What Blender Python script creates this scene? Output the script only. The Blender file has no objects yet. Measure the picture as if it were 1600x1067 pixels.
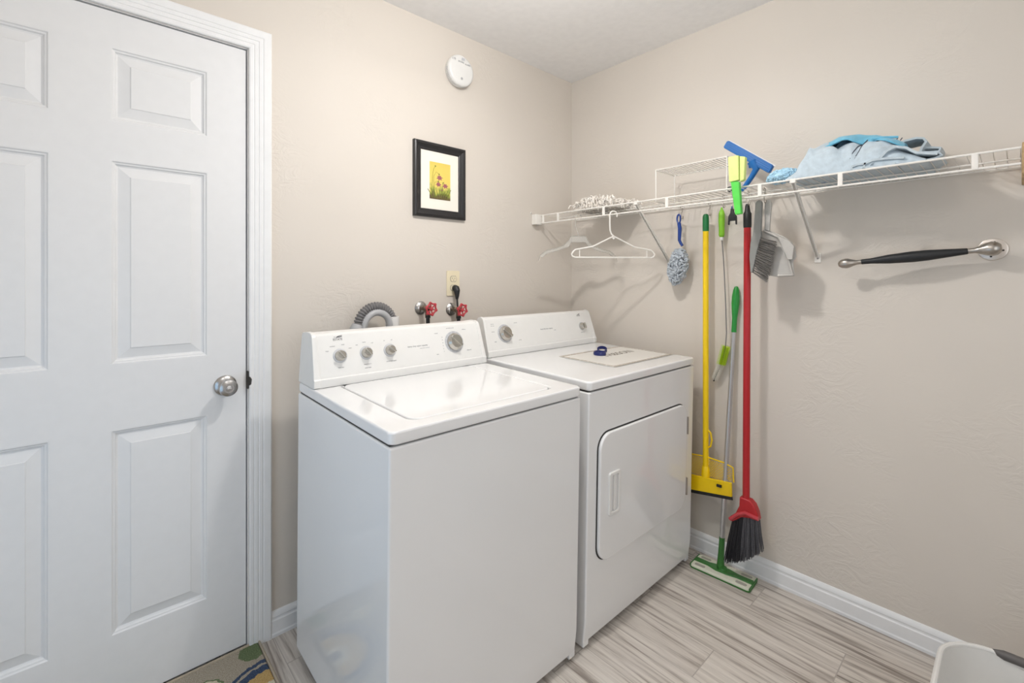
import bpy, bmesh, math, random
from mathutils import Vector, Matrix, noise
R = math.radians
scene = bpy.context.scene
COL = scene.collection

# ------------------------------------------------------------------ camera
cam_d = bpy.data.cameras.new('camera')
cam = bpy.data.objects.new('camera', cam_d)
COL.objects.link(cam)
cam.location = (-2.109, -1.791, 1.272)
cam.rotation_euler = (R(90), 0, -R(42.3))
cam_d.sensor_width = 36
cam_d.lens = 36 * 719 / 1600
cam_d.shift_y = -97.5 / 1600
cam_d.clip_start = 0.02
scene.camera = cam

# ------------------------------------------------------------------ light
w = bpy.data.worlds.new('world')
scene.world = w
w.use_nodes = True
w.node_tree.nodes['Background'].inputs[0].default_value = (0.82, 0.91, 1.0, 1)
w.node_tree.nodes['Background'].inputs[1].default_value = 0.5

def area(name, loc, rot, sx, sy, power, color):
    d = bpy.data.lights.new(name, 'AREA')
    d.shape = 'RECTANGLE'; d.size = sx; d.size_y = sy
    d.energy = power; d.color = color
    o = bpy.data.objects.new(name, d)
    o.location = loc; o.rotation_euler = rot
    COL.objects.link(o)
    return o

def bulb(name, loc, power, r):
    d = bpy.data.lights.new(name, 'POINT')
    d.energy = power; d.color = (1.0, 0.975, 0.95); d.shadow_soft_size = r
    o = bpy.data.objects.new(name, d); o.location = loc; COL.objects.link(o)
bulb('ceiling_bulb', (-1.15, -0.90, 2.27), 13, 0.04)
bulb('door_fill', (-2.05, -1.45, 2.30), 6, 0.12)  # added unseen fill lamp, lifts the door side
dl = bpy.data.lights.new('ceiling_downlight', 'AREA'); dl.shape = 'DISK'; dl.size = 0.09
dl.energy = 5.0; dl.color = (1.0, 0.975, 0.95)
do = bpy.data.objects.new('ceiling_downlight', dl); do.location = (-1.15, -0.88, 2.22); COL.objects.link(do)
# bluish daylight from the side; added soft fill from behind the camera
area('daylight_side', (-2.86, -1.00, 0.80), (0, -R(90), 0), 1.2, 1.0, 3.5, (0.36, 0.66, 1.0))
area('fill_back', (-1.60, -2.86, 1.40), (R(90), 0, 0), 1.3, 1.3, 7.5, (0.99, 0.99, 1.0))

scene.view_settings.view_transform = 'Standard'
scene.view_settings.look = 'None'
scene.view_settings.gamma = 1
scene.view_settings.use_curve_mapping = False
scene.view_settings.exposure = 0.24

# ------------------------------------------------------------------ materials
def lin(c):
    return tuple(((v / 255) / 12.92 if v / 255 <= 0.04045 else ((v / 255 + 0.055) / 1.055) ** 2.4) for v in c) + (1,)

class NT:
    def __init__(s, name):
        s.m = bpy.data.materials.new(name); s.m.use_nodes = True
        s.t = s.m.node_tree; s.b = s.t.nodes['Principled BSDF']
    def n(s, kind, **kw):
        x = s.t.nodes.new(kind)
        for k, v in kw.items(): setattr(x, k, v)
        return x
    def l(s, a, b): s.t.links.new(a, b)
    def setv(s, sock, v):
        if isinstance(v, (int, float)): sock.default_value = v
        elif isinstance(v, tuple): sock.default_value = v
        else: s.l(v, sock)
    def math(s, op, a, b=0.0, c=0.0):
        x = s.n('ShaderNodeMath', operation=op)
        s.setv(x.inputs[0], a); s.setv(x.inputs[1], b); s.setv(x.inputs[2], c)
        return x.outputs[0]
    def coord(s, which='Object'): return s.n('ShaderNodeTexCoord').outputs[which]
    def mapping(s, vec, scale=(1, 1, 1), loc=(0, 0, 0)):
        x = s.n('ShaderNodeMapping'); s.l(vec, x.inputs[0])
        x.inputs['Scale'].default_value = scale; x.inputs['Location'].default_value = loc
        return x.outputs[0]
    def noise(s, vec, scale, detail=3, rough=0.5, dist=0.0):
        x = s.n('ShaderNodeTexNoise'); s.l(vec, x.inputs['Vector'])
        x.inputs['Scale'].default_value = scale; x.inputs['Detail'].default_value = detail
        x.inputs['Roughness'].default_value = rough; x.inputs['Distortion'].default_value = dist
        return x.outputs['Fac']
    def ramp(s, fac, stops):
        x = s.n('ShaderNodeValToRGB'); s.l(fac, x.inputs[0])
        e = x.color_ramp.elements
        while len(e) < len(stops): e.new(0.5)
        for i, (p, c) in enumerate(stops): e[i].position = p; e[i].color = c
        return x.outputs[0]
    def mix(s, fac, a, b, mode='MIX'):
        x = s.n('ShaderNodeMix', data_type='RGBA', blend_type=mode)
        s.setv(x.inputs[0], fac); s.setv(x.inputs[6], a); s.setv(x.inputs[7], b)
        return x.outputs[2]
    def bump(s, h, strength, dist):
        x = s.n('ShaderNodeBump'); s.l(h, x.inputs['Height'])
        x.inputs['Strength'].default_value = strength; x.inputs['Distance'].default_value = dist
        s.l(x.outputs[0], s.b.inputs['Normal'])

def M(name, rgb, rough=0.5, metal=0.0, coat=0.0, var=0.03, vscale=30, bump=0.0, bscale=200, trans=0.0, sheen=0.0):
    k = NT(name)
    c = lin(rgb)
    if var:
        co = k.coord()
        f = k.noise(co, vscale, 2)
        lo = tuple(v * (1 - var) for v in c[:3]) + (1,); hi = tuple(min(1, v * (1 + var)) for v in c[:3]) + (1,)
        k.l(k.ramp(f, [(0.3, lo), (0.7, hi)]), k.b.inputs['Base Color'])
        if bump: k.bump(k.noise(co, bscale, 3), 0.6, bump)
    else:
        k.b.inputs['Base Color'].default_value = c
    k.b.inputs['Roughness'].default_value = rough
    k.b.inputs['Metallic'].default_value = metal
    k.b.inputs['Coat Weight'].default_value = coat
    k.b.inputs['Transmission Weight'].default_value = trans
    k.b.inputs['Sheen Weight'].default_value = sheen
    return k.m

def wall_mat():
    k = NT('textured_wall_paint')
    co = k.coord()
    big = k.noise(co, 1.7, 2)
    k.l(k.ramp(big, [(0.3, lin((214, 206, 196))), (0.7, lin((218, 210, 200)))]), k.b.inputs['Base Color'])
    k.b.inputs['Roughness'].default_value = 0.6
    mask = k.n('ShaderNodeMapRange'); k.l(k.noise(co, 2.6, 2, 0.6), mask.inputs[0])
    mask.inputs[1].default_value = 0.50; mask.inputs[2].default_value = 0.66
    mask.inputs[3].default_value = 0.04; mask.inputs[4].default_value = 1
    a = k.noise(k.mapping(co, (1, 1, 1.6)), 9, 4, 0.55, 2.2)
    ridge = k.math('SUBTRACT', 1.0, k.math('MULTIPLY', k.math('ABSOLUTE', k.math('SUBTRACT', a, 0.5)), 9.0))
    ridge = k.math('MAXIMUM', ridge, 0.0)
    fine = k.noise(co, 60, 3)
    h = k.math('ADD', k.math('MULTIPLY', ridge, mask.outputs[0]), k.math('MULTIPLY', fine, 0.12))
    k.bump(h, 0.45, 0.0018)
    return k.m

def floor_mat():
    k = NT('wood_look_tile')
    sep = k.n('ShaderNodeSeparateXYZ'); k.l(k.coord(), sep.inputs[0])
    x, y = sep.outputs[0], sep.outputs[1]
    W, L = 0.157, 0.925
    u = k.math('DIVIDE', k.math('ADD', x, 0.065), W)
    row = k.math('FLOOR', u)
    fu = k.math('SUBTRACT', u, row)
    st = k.math('MULTIPLY', row, 0.3333)
    v = k.math('DIVIDE', k.math('ADD', y, 1.09 - 0.3083), L)
    v = k.math('SUBTRACT', v, st)
    colr = k.math('FLOOR', v)
    fv = k.math('SUBTRACT', v, colr)
    du = k.math('MULTIPLY', k.math('MINIMUM', fu, k.math('SUBTRACT', 1.0, fu)), W)
    dv = k.math('MULTIPLY', k.math('MINIMUM', fv, k.math('SUBTRACT', 1.0, fv)), L)
    gr = k.math('LESS_THAN', k.math('MINIMUM', k.math('MULTIPLY', du, 1.6), dv), 0.0017)
    idn = k.math('ADD', k.math('MULTIPLY', row, 7.31), k.math('MULTIPLY', colr, 3.77))
    wn = k.n('ShaderNodeTexWhiteNoise', noise_dimensions='1D'); k.l(idn, wn.inputs['W'])
    rnd = wn.outputs['Value']
    cmb = k.n('ShaderNodeCombineXYZ')
    k.l(k.math('ADD', x, k.math('MULTIPLY', rnd, 13.0)), cmb.inputs[0])
    k.l(k.math('MULTIPLY', y, 0.10), cmb.inputs[1]); k.l(idn, cmb.inputs[2])
    warp = k.noise(cmb.outputs[0], 6, 2, 0.5, 0.3)
    x2 = k.math('ADD', k.math('ADD', x, k.math('MULTIPLY', rnd, 13.0)), k.math('MULTIPLY', warp, 0.05))
    cm2 = k.n('ShaderNodeCombineXYZ')
    k.l(x2, cm2.inputs[0]); k.l(k.math('MULTIPLY', y, 0.045), cm2.inputs[1]); k.l(idn, cm2.inputs[2])
    g1 = k.noise(cm2.outputs[0], 52, 6, 0.66, 0.35)
    g2 = k.noise(cm2.outputs[0], 160, 3, 0.6)
    vein = k.math('SUBTRACT', 1.0, k.math('MULTIPLY', k.math('ABSOLUTE', k.math('SUBTRACT', k.noise(cm2.outputs[0], 24, 2, 0.5, 0.4), 0.5)), 14.0))
    vein = k.math('MAXIMUM', vein, 0.0)
    f = k.math('ADD', k.math('MULTIPLY', g1, 0.8), k.math('MULTIPLY', g2, 0.2))
    f = k.math('SUBTRACT', f, k.math('MULTIPLY', vein, 0.12))
    f = k.math('ADD', f, k.math('MULTIPLY', k.math('SUBTRACT', rnd, 0.5), 0.05))
    c = k.ramp(f, [(0.27, lin((128, 118, 109))), (0.38, lin((170, 160, 151))), (0.47, lin((204, 196, 187))), (0.62, lin((222, 215, 206)))])
    c = k.mix(gr, c, lin((176, 168, 160)))
    k.l(c, k.b.inputs['Base Color'])
    k.b.inputs['Roughness'].default_value = 0.38
    k.bump(k.math('SUBTRACT', k.math('MULTIPLY', f, 0.3), gr), 0.4, 0.0012)
    return k.m

def rug_mat():
    k = NT('patterned_rug_pile')
    co = k.coord()
    sep = k.n('ShaderNodeSeparateXYZ')
    wv = k.n('ShaderNodeTexNoise'); k.l(co, wv.inputs['Vector']); wv.inputs['Scale'].default_value = 60
    add = k.n('ShaderNodeVectorMath', operation='MULTIPLY_ADD')
    k.l(wv.outputs['Color'], add.inputs[0]); add.inputs[1].default_value = (0.020, 0.020, 0); k.l(co, add.inputs[2])
    k.l(add.outputs[0], sep.inputs[0])
    x, y = sep.outputs[0], sep.outputs[1]
    def dist(cx, cy, sx=1, sy=1):
        a = k.math('MULTIPLY', k.math('SUBTRACT', x, cx), sx); b = k.math('MULTIPLY', k.math('SUBTRACT', y, cy), sy)
        return k.math('SQRT', k.math('ADD', k.math('MULTIPLY', a, a), k.math('MULTIPLY', b, b)))
    def disc(cx, cy, r, sx=1, sy=1): return k.math('LESS_THAN', dist(cx, cy, sx, sy), r)
    sp = k.noise(co, 300, 2)
    base = k.ramp(sp, [(0.35, lin((150, 138, 120))), (0.65, lin((186, 176, 158)))])
    yel = k.ramp(sp, [(0.35, lin((176, 142, 84))), (0.65, lin((208, 176, 118)))])
    navy = k.ramp(sp, [(0.35, lin((36, 50, 76))), (0.65, lin((74, 92, 120)))])
    cream = k.ramp(sp, [(0.35, lin((196, 188, 160))), (0.65, lin((222, 214, 190)))])
    grn = k.ramp(sp, [(0.35, lin((84, 100, 66))), (0.65, lin((120, 134, 96)))])
    c = base
    for cx, cy, r in ((-1.700, -0.035, 0.040), (-2.05, -0.06, 0.05), (-1.95, -0.40, 0.05), (-2.30, -0.30, 0.05)):
        c = k.mix(disc(cx, cy, r), c, grn)
    for cx, cy, r in ((-1.690, -0.245, 0.148), (-2.12, -0.25, 0.12), (-1.75, -0.62, 0.12), (-2.32, -0.60, 0.11)):
        c = k.mix(disc(cx, cy, r), c, navy)
        c = k.mix(disc(cx, cy, r * 0.92), c, base)
        c = k.mix(disc(cx, cy, r * 0.84), c, navy)
        c = k.mix(disc(cx, cy, r * 0.66), c, yel)
        c = k.mix(disc(cx, cy, r * 0.30), c, cream)
        c = k.mix(disc(cx, cy, r * 0.14), c, navy)
    for cx, cy, r in ((-1.850, -0.105, 0.052), (-2.2, -0.45, 0.06), (-1.95, -0.55, 0.06)):
        c = k.mix(disc(cx, cy, r, 1, 1.3), c, grn)
        c = k.mix(disc(cx, cy, r * 0.85, 1, 1.3), c, cream)
        c = k.mix(disc(cx, cy, r * 0.35, 1, 1.3), c, yel)
    k.l(c, k.b.inputs['Base Color'])
    k.b.inputs['Roughness'].default_value = 0.95
    k.bump(sp, 0.8, 0.003)
    return k.m

def art_mat():
    # yellow painted ground with green foot, purely procedural (object coords, painting is centred on 0,0)
    k = NT('painted_yellow_ground')
    co = k.coord()
    sep = k.n('ShaderNodeSeparateXYZ'); k.l(co, sep.inputs[0])
    n = k.noise(co, 30, 4)
    f = k.math('ADD', k.math('MULTIPLY', sep.outputs[2], 4.0), k.math('MULTIPLY', n, 0.6))
    c = k.ramp(f, [(0.0, lin((96, 78, 52))), (0.08, lin((150, 160, 70))), (0.22, lin((230, 208, 108))), (0.5, lin((238, 206, 102))), (0.9, lin((214, 198, 96)))])
    k.l(c, k.b.inputs['Base Color']); k.b.inputs['Roughness'].default_value = 0.5
    return k.m

def terry(name, rgb, var=0.08):
    return M(name, rgb, 0.95, var=var, vscale=60, bump=0.002, bscale=450, sheen=0.3)

m_wall = wall_mat()
m_floor = floor_mat()
m_rug = rug_mat()
m_ceil = M('ceiling_paint', (240, 238, 236), 0.8, var=0.02, bump=0.001, bscale=60)
m_trim = M('white_trim_paint', (236, 236, 236), 0.35, var=0.015)
m_door = M('white_door_paint', (229, 229, 229), 0.55, var=0.01)
m_enam = M('white_enamel', (236, 236, 236), 0.12, coat=0.4, var=0.006, vscale=4)
m_plast = M('white_plastic', (232, 231, 228), 0.32, var=0.01)
m_wire = M('white_vinyl_wire', (236, 232, 225), 0.35, var=0.01)
m_dark = M('dark_gap', (60, 58, 56), 0.8, var=0)
m_black = M('black_rubber', (30, 31, 33), 0.5, var=0.05)
m_chrome = M('satin_nickel', (186, 184, 182), 0.27, metal=1.0, var=0.03)
m_brush = M('brushed_steel', (178, 172, 165), 0.32, metal=1.0, var=0.05)
m_knob = M('champagne_knob', (190, 186, 178), 0.25, metal=0.8, var=0.03)
m_ring = M('grey_dial_ring', (196, 197, 200), 0.5, var=0.03)
m_print = M('grey_print', (168, 168, 170), 0.6, var=0)
m_logo = M('charcoal_print', (70, 70, 74), 0.5, var=0)
m_beigeprint = M('taupe_print', (160, 148, 132), 0.6, var=0)
m_taupedark = M('dark_taupe_print', (110, 100, 88), 0.6, var=0)
m_sheet = M('cream_sheet', (226, 223, 217), 0.4, var=0.01)
m_frame = M('black_frame_wood', (36, 35, 36), 0.35, var=0.1)
m_mat = M('ivory_mat_board', (240, 234, 222), 0.8, var=0.01)
m_art = art_mat()
m_petal = M('mauve_paint', (156, 88, 98), 0.6, var=0.15, vscale=200)
m_stem = M('olive_paint', (120, 128, 50), 0.6, var=0.15, vscale=200)
m_ivory = M('ivory_plastic', (232, 220, 190), 0.4, var=0.01)
m_brass = M('aged_pipe_metal', (120, 104, 88), 0.4, metal=0.8, var=0.2)
m_red = M('red_handle_enamel', (190, 62, 70), 0.35, var=0.08)
m_redpole = M('red_pole_coating', (176, 30, 36), 0.3, var=0.03)
m_hose = M('grey_ribbed_hose', (112, 110, 110), 0.5, var=0.05)
m_greyp = M('light_grey_plastic', (178, 178, 180), 0.45, var=0.03)
m_pvc = M('white_pvc', (232, 230, 228), 0.4, var=0.01)
m_yellow = M('yellow_plastic', (244, 206, 10), 0.35, var=0.03)
m_dgreen = M('dark_green_plastic', (14, 110, 56), 0.4, var=0.04)
m_green = M('green_plastic', (34, 140, 54), 0.3, var=0.05)
m_green2 = M('mop_green_plastic', (56, 116, 50), 0.3, var=0.08)
m_lime = M('lime_grip', (132, 196, 44), 0.4, var=0.05)
m_bgreen = M('bright_green_plastic', (92, 212, 84), 0.35, var=0.04)
m_sponge = M('pale_lime_sponge', (222, 238, 150), 0.9, var=0.05, bump=0.002, bscale=250)
m_alu = M('grey_aluminium_pole', (190, 188, 186), 0.3, metal=0.6, var=0.03)
m_blue = M('navy_blue_plastic', (24, 62, 140), 0.35, var=0.05)
m_blue2 = M('blue_squeegee_plastic', (26, 106, 178), 0.35, var=0.05)
m_ringb = M('dark_blue_rubber', (34, 42, 104), 0.25, var=0.06)
m_gduster = M('grey_blue_microfibre', (180, 187, 194), 0.95, var=0.28, vscale=90)
m_lduster = M('sky_blue_microfibre', (178, 214, 234), 0.95, var=0.12, vscale=120)
m_yarn = M('white_yarn', (240, 234, 226), 0.95, var=0.03)
m_towel = terry('pale_blue_terry', (190, 204, 213))
m_towel2 = terry('turquoise_terry', (112, 186, 214))
m_towel3 = terry('grey_blue_terry', (188, 200, 207))
m_cord = M('charcoal_cord', (70, 76, 88), 0.8, var=0.1)
m_gpan = M('grey_dustpan_plastic', (188, 184, 178), 0.4, var=0.04)
m_gbr = M('mid_grey_plastic', (140, 140, 136), 0.4, var=0.04)
m_bris = M('grey_bristles', (128, 124, 120), 0.8, var=0.25, vscale=300)
m_bbris = M('black_bristles', (38, 38, 42), 0.6, var=0.3, vscale=300)
m_bbris2 = M('dark_grey_bristles', (84, 84, 88), 0.6, var=0.3, vscale=300)
m_pad = M('pale_mop_pad', (222, 222, 204), 0.9, var=0.06, bump=0.002, bscale=300)
m_clear = M('clear_plastic', (240, 238, 232), 0.08, var=0, trans=0.85)
m_basket = M('white_basket_plastic', (226, 224, 220), 0.4, var=0.01)
m_gripgrey = M('dark_grey_grip', (96, 92, 90), 0.5, var=0.04)
m_wood = M('raw_pine', (190, 160, 120), 0.7, var=0.15, vscale=20)
m_neon = M('lime_bristles', (196, 226, 40), 0.7, var=0.1, vscale=200)
m_wbris = M('white_bristles', (226, 224, 214), 0.8, var=0.1, vscale=200)

# ------------------------------------------------------------------ mesh builder
class MB:
    def __init__(s): s.v = []; s.f = []
    def add(s, vs, fs):
        o = len(s.v); s.v += [tuple(p) for p in vs]; s.f += [tuple(i + o for i in f) for f in fs]
    def box(s, a, b):
        x0, y0, z0 = [min(p, q) for p, q in zip(a, b)]; x1, y1, z1 = [max(p, q) for p, q in zip(a, b)]
        s.add([(x0, y0, z0), (x1, y0, z0), (x1, y1, z0), (x0, y1, z0), (x0, y0, z1), (x1, y0, z1), (x1, y1, z1), (x0, y1, z1)],
              [(0, 3, 2, 1), (4, 5, 6, 7), (0, 1, 5, 4), (1, 2, 6, 5), (2, 3, 7, 6), (3, 0, 4, 7)])
        return s
    def tube(s, pts, r, n=8, closed=False, flat=None):
        pts = [Vector(p) for p in pts]; m = len(pts)
        rs = r if isinstance(r, (list, tuple)) else [r] * m
        up = None; rings = []
        for i, p in enumerate(pts):
            if closed: t = pts[(i + 1) % m] - pts[i - 1]
            else: t = pts[min(i + 1, m - 1)] - pts[max(i - 1, 0)]
            if t.length < 1e-9: t = Vector((0, 0, 1))
            t.normalize()
            if up is None:
                up = Vector((0, 0, 1)) if abs(t.z) < 0.9 else Vector((1, 0, 0))
                if flat is not None: up = Vector(flat)
            a = t.cross(up)
            if a.length < 1e-6: a = t.cross(Vector((0.3, 1, 0.2)))
            a.normalize(); b = a.cross(t).normalized(); up = b
            rings.append([p + (a * math.cos(2 * math.pi * k / n) + b * math.sin(2 * math.pi * k / n)) * rs[i] for k in range(n)])
        vs = [q for ring in rings for q in ring]; fs = []
        for i in range(m if closed else m - 1):
            j = (i + 1) % m
            for k in range(n):
                l = (k + 1) % n
                fs.append((i * n + k, i * n + l, j * n + l, j * n + k))
        if not closed:
            fs.append(tuple(range(n - 1, -1, -1))); fs.append(tuple((m - 1) * n + k for k in range(n)))
        s.add(vs, fs); return s
    def lathe(s, prof, org=(0, 0, 0), axis=(0, 0, 1), n=32):
        # prof: (radius, height along axis)
        ax = Vector(axis).normalized(); a = ax.orthogonal().normalized(); b = ax.cross(a); o = Vector(org)
        vs = []; fs = []; m = len(prof)
        for (r, h) in prof:
            for k in range(n):
                t = 2 * math.pi * k / n
                vs.append(o + ax * h + (a * math.cos(t) + b * math.sin(t)) * max(r, 1e-5))
        for i in range(m - 1):
            for k in range(n):
                l = (k + 1) % n; fs.append((i * n + k, i * n + l, (i + 1) * n + l, (i + 1) * n + k))
        fs.append(tuple(range(n - 1, -1, -1))); fs.append(tuple((m - 1) * n + k for k in range(n)))
        s.add(vs, fs); return s
    def prism(s, poly, org, u, v, nrm, t0, t1):
        # polygon (a,b) in the plane org + a*u + b*v, extruded from t0 to t1 along nrm
        o = Vector(org); u = Vector(u); v = Vector(v); w_ = Vector(nrm); n = len(poly)
        vs = [o + u * a + v * b + w_ * t0 for a, b in poly] + [o + u * a + v * b + w_ * t1 for a, b in poly]
        fs = [tuple(range(n - 1, -1, -1)), tuple(range(n, 2 * n))]
        for i in range(n):
            j = (i + 1) % n; fs.append((i, j, n + j, n + i))
        s.add(vs, fs); return s
    def ring(s, outer, inner, org, u, v, nrm, t0, t1):
        o = Vector(org); u = Vector(u); v = Vector(v); w_ = Vector(nrm); n = len(outer)
        P = lambda q, t: o + u * q[0] + v * q[1] + w_ * t
        vs = [P(q, t0) for q in outer] + [P(q, t0) for q in inner] + [P(q, t1) for q in outer] + [P(q, t1) for q in inner]
        fs = []
        for i in range(n):
            j = (i + 1) % n
            fs += [(i, j, n + j, n + i), (2 * n + i, 3 * n + i, 3 * n + j, 2 * n + j), (i, 2 * n + i, 2 * n + j, j), (n + i, n + j, 3 * n + j, 3 * n + i)]
        s.add(vs, fs); return s
    def ribbon(s, path, x0, x1, th, jitter=0.0):
        # path in (y,z); extruded along x with thickness th
        m = len(path); L = []; Rr = []
        for i, (y, z) in enumerate(path):
            a = path[max(i - 1, 0)]; b = path[min(i + 1, m - 1)]
            t = Vector((b[0] - a[0], b[1] - a[1])); t.normalize()
            nn = Vector((-t.y, t.x)) * th / 2
            L.append((y + nn.x, z + nn.y)); Rr.append((y - nn.x, z - nn.y))
        loop = L + Rr[::-1]; n = len(loop); vs = []; fs = []; K = 7
        for k in range(K):
            x = x0 + (x1 - x0) * k / (K - 1)
            for (y, z) in loop:
                d = jitter * noise.noise(Vector((x * 14, y * 12, z * 12)))
                vs.append((x, y + d, z + d * 0.5))
        for k in range(K - 1):
            for i in range(n):
                j = (i + 1) % n; fs.append((k * n + i, (k + 1) * n + i, (k + 1) * n + j, k * n + j))
        fs.append(tuple(range(n - 1, -1, -1))[::-1]); fs.append(tuple((K - 1) * n + i for i in range(n))[::-1])
        s.add(vs, fs); return s
    def build(s, name, mat, parent=None, smooth=True, bevel=0.0, seg=2, loc=None, sub=0, angle=35):
        me = bpy.data.meshes.new(name)
        me.from_pydata(s.v, [], s.f); me.materials.append(mat)
        bm = bmesh.new(); bm.from_mesh(me); bmesh.ops.recalc_face_normals(bm, faces=bm.faces[:]); bm.to_mesh(me); bm.free()
        o = bpy.data.objects.new(name, me); COL.objects.link(o)
        if loc is not None: o.location = loc
        if parent is not None: o.parent = parent
        if smooth:
            me.polygons.foreach_set('use_smooth', [True] * len(me.polygons))
            me.set_sharp_from_angle(angle=R(angle))
        if bevel:
            b = o.modifiers.new('bevel', 'BEVEL'); b.width = bevel; b.segments = seg; b.limit_method = 'ANGLE'; b.angle_limit = R(40); b.harden_normals = False
            if smooth: me.set_sharp_from_angle(angle=R(180))
            wn_ = o.modifiers.new('weighted', 'WEIGHTED_NORMAL'); wn_.keep_sharp = True
        if sub:
            q = o.modifiers.new('sub', 'SUBSURF'); q.levels = sub; q.render_levels = sub
        return o

def rrect(x0, y0, x1, y1, r, n=6):
    pts = []
    for cx, cy, a in ((x1 - r, y0 + r, -90), (x1 - r, y1 - r, 0), (x0 + r, y1 - r, 90), (x0 + r, y0 + r, 180)):
        for k in range(n + 1):
            t = R(a + 90 * k / n); pts.append((cx + r * math.cos(t), cy + r * math.sin(t)))
    return pts

def tag(o, label=None, cat=None, group=None, kind=None):
    if label: o['label'] = label
    if cat: o['category'] = cat
    if group: o['group'] = group
    if kind: o['kind'] = kind
    return o

def thing(name, label, cat, loc=(0, 0, 0), group=None):
    o = bpy.data.objects.new(name, None); COL.objects.link(o); o.location = loc
    o.empty_display_size = 0.05
    return tag(o, label, cat, group)

def struct(o): o['kind'] = 'structure'; return o

def text(name, s, size, mat, parent, matrix, align='CENTER', ext=0.0003, sx=1.0):
    c = bpy.data.curves.new(name, 'FONT'); c.body = s; c.size = size; c.extrude = ext
    c.align_x = align; c.align_y = 'CENTER'; c.resolution_u = 2
    tmp = bpy.data.objects.new(name + '_tmp', c); COL.objects.link(tmp)
    bpy.context.view_layer.update()
    me = bpy.data.meshes.new_from_object(tmp.evaluated_get(bpy.context.evaluated_depsgraph_get()))
    bpy.data.objects.remove(tmp)
    me.transform(Matrix.Scale(sx, 4, (1, 0, 0))); me.transform(matrix)
    me.materials.clear(); me.materials.append(mat); me.name = name
    o = bpy.data.objects.new(name, me); COL.objects.link(o); o.parent = parent
    return o

X, Y, Z = Vector((1, 0, 0)), Vector((0, 1, 0)), Vector((0, 0, 1))
CH = 2.44
XL, YF = -2.9, -2.9
T = 0.12

# ------------------------------------------------------------------ room shell
struct(MB().box((XL - T, YF - T, -0.1), (T, T, 0)).build('floor', m_floor, smooth=False))
struct(MB().box((XL - T, YF - T, CH), (T, T, CH + 0.1)).build('ceiling', m_ceil, smooth=False))
DX0, DX1, DZ = -2.540, -1.714, 2.066     # door opening
b = MB()
b.box((XL - T, 0, 0), (DX0, T, CH)).box((DX1, 0, 0), (0, T, CH)).box((DX0, 0, DZ), (DX1, T, CH))
struct(b.build('wall_back', m_wall, smooth=False))
struct(MB().box((0, YF - T, 0), (T, T, CH)).build('wall_right', m_wall, smooth=False))
# left wall with an unseen low opening, placed for the bluish side light
b = MB()
b.box((XL - T, YF, 0), (XL, -1.6, CH)).box((XL - T, -0.4, 0), (XL, 0, CH)).box((XL - T, -1.6, 0), (XL, -0.4, 0.1)).box((XL - T, -1.6, 1.5), (XL, -0.4, CH))
struct(b.build('wall_left', m_wall, smooth=False))
# front wall (behind the camera) with an opening added for the back fill
b = MB()
b.box((XL - T, YF - T, 0), (-2.3, YF, CH)).box((-0.4, YF - T, 0), (0, YF, CH)).box((-2.3, YF - T, 0), (-0.4, YF, 0.75)).box((-2.3, YF - T, 2.15), (-0.4, YF, CH))
struct(b.build('wall_front', m_wall, smooth=False))
def window(name, org, u, wd, ht, inward):
    o = Vector(org); u = Vector(u); i = Vector(inward)
    fr = MB().ring([(0, 0), (wd, 0), (wd, ht), (0, ht)], [(.05, .05), (wd - .05, .05), (wd - .05, ht - .05), (.05, ht - .05)], o, u, Z, i, -0.09, -0.04)
    fr.prism([(wd / 2 - .02, .05), (wd / 2 + .02, .05), (wd / 2 + .02, ht - .05), (wd / 2 - .02, ht - .05)], o, u, Z, i, -0.085, -0.045)
    return struct(fr.build(name, m_trim, smooth=False))
window('added_window_1', (XL, -1.6, 0.1), Y, 1.2, 1.4, X)  # unseen window, added where the bluish side light enters
window('added_window_2', (-2.3, YF, 0.75), X, 1.9, 1.4, Y)  # unseen window, added to house the back fill

# baseboards: profile (depth from wall, z)
bprof = [(0, 0), (0.016, 0), (0.016, 0.010), (0.0135, 0.015), (0.0135, 0.056), (0.010, 0.060), (0.0095, 0.066), (0.0115, 0.069), (0.0105, 0.076), (0.0065, 0.083), (0.004, 0.086), (0, 0.087)]
def baseboard(name, org, along, inward, length):
    return struct(MB().prism(bprof, org, inward, Z, along, 0, length).build(name, m_trim, angle=25))
baseboard('baseboard_right', (0, YF, 0), Y, -X, -YF)
baseboard('baseboard_back', (-1.642, 0, 0), X, -Y, 1.642 - 0.016)
baseboard('baseboard_left', (XL, YF, 0), Y, X, -YF)

# door casing: fluted profile, mitred round three sides
cprof = [(0.004, 0), (0.004, 0.011), (0.008, 0.013), (0.016, 0.0133), (0.019, 0.0120), (0.022, 0.0138), (0.030, 0.0145), (0.033, 0.0130), (0.036, 0.0150),
         (0.044, 0.0157), (0.047, 0.0142), (0.050, 0.0162), (0.058, 0.0172), (0.070, 0.018), (0.074, 0.015), (0.074, 0)]
def casing():
    mb = MB(); rows = []
    for (d, h) in cprof:
        rows.append([(DX1 - 0.002 + d, -h, 0), (DX1 - 0.002 + d, -h, DZ - 0.002 + d), (DX0 + 0.002 - d, -h, DZ - 0.002 + d), (DX0 + 0.002 - d, -h, 0)])
    vs = [p for r in rows for p in r]; fs = []
    n = len(rows)
    for i in range(n - 1):
        for k in range(3): fs.append((i * 4 + k, i * 4 + k + 1, (i + 1) * 4 + k + 1, (i + 1) * 4 + k))
    mb.add(vs, fs); return mb
struct(casing().build('trim_1', m_trim, angle=20))
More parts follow.
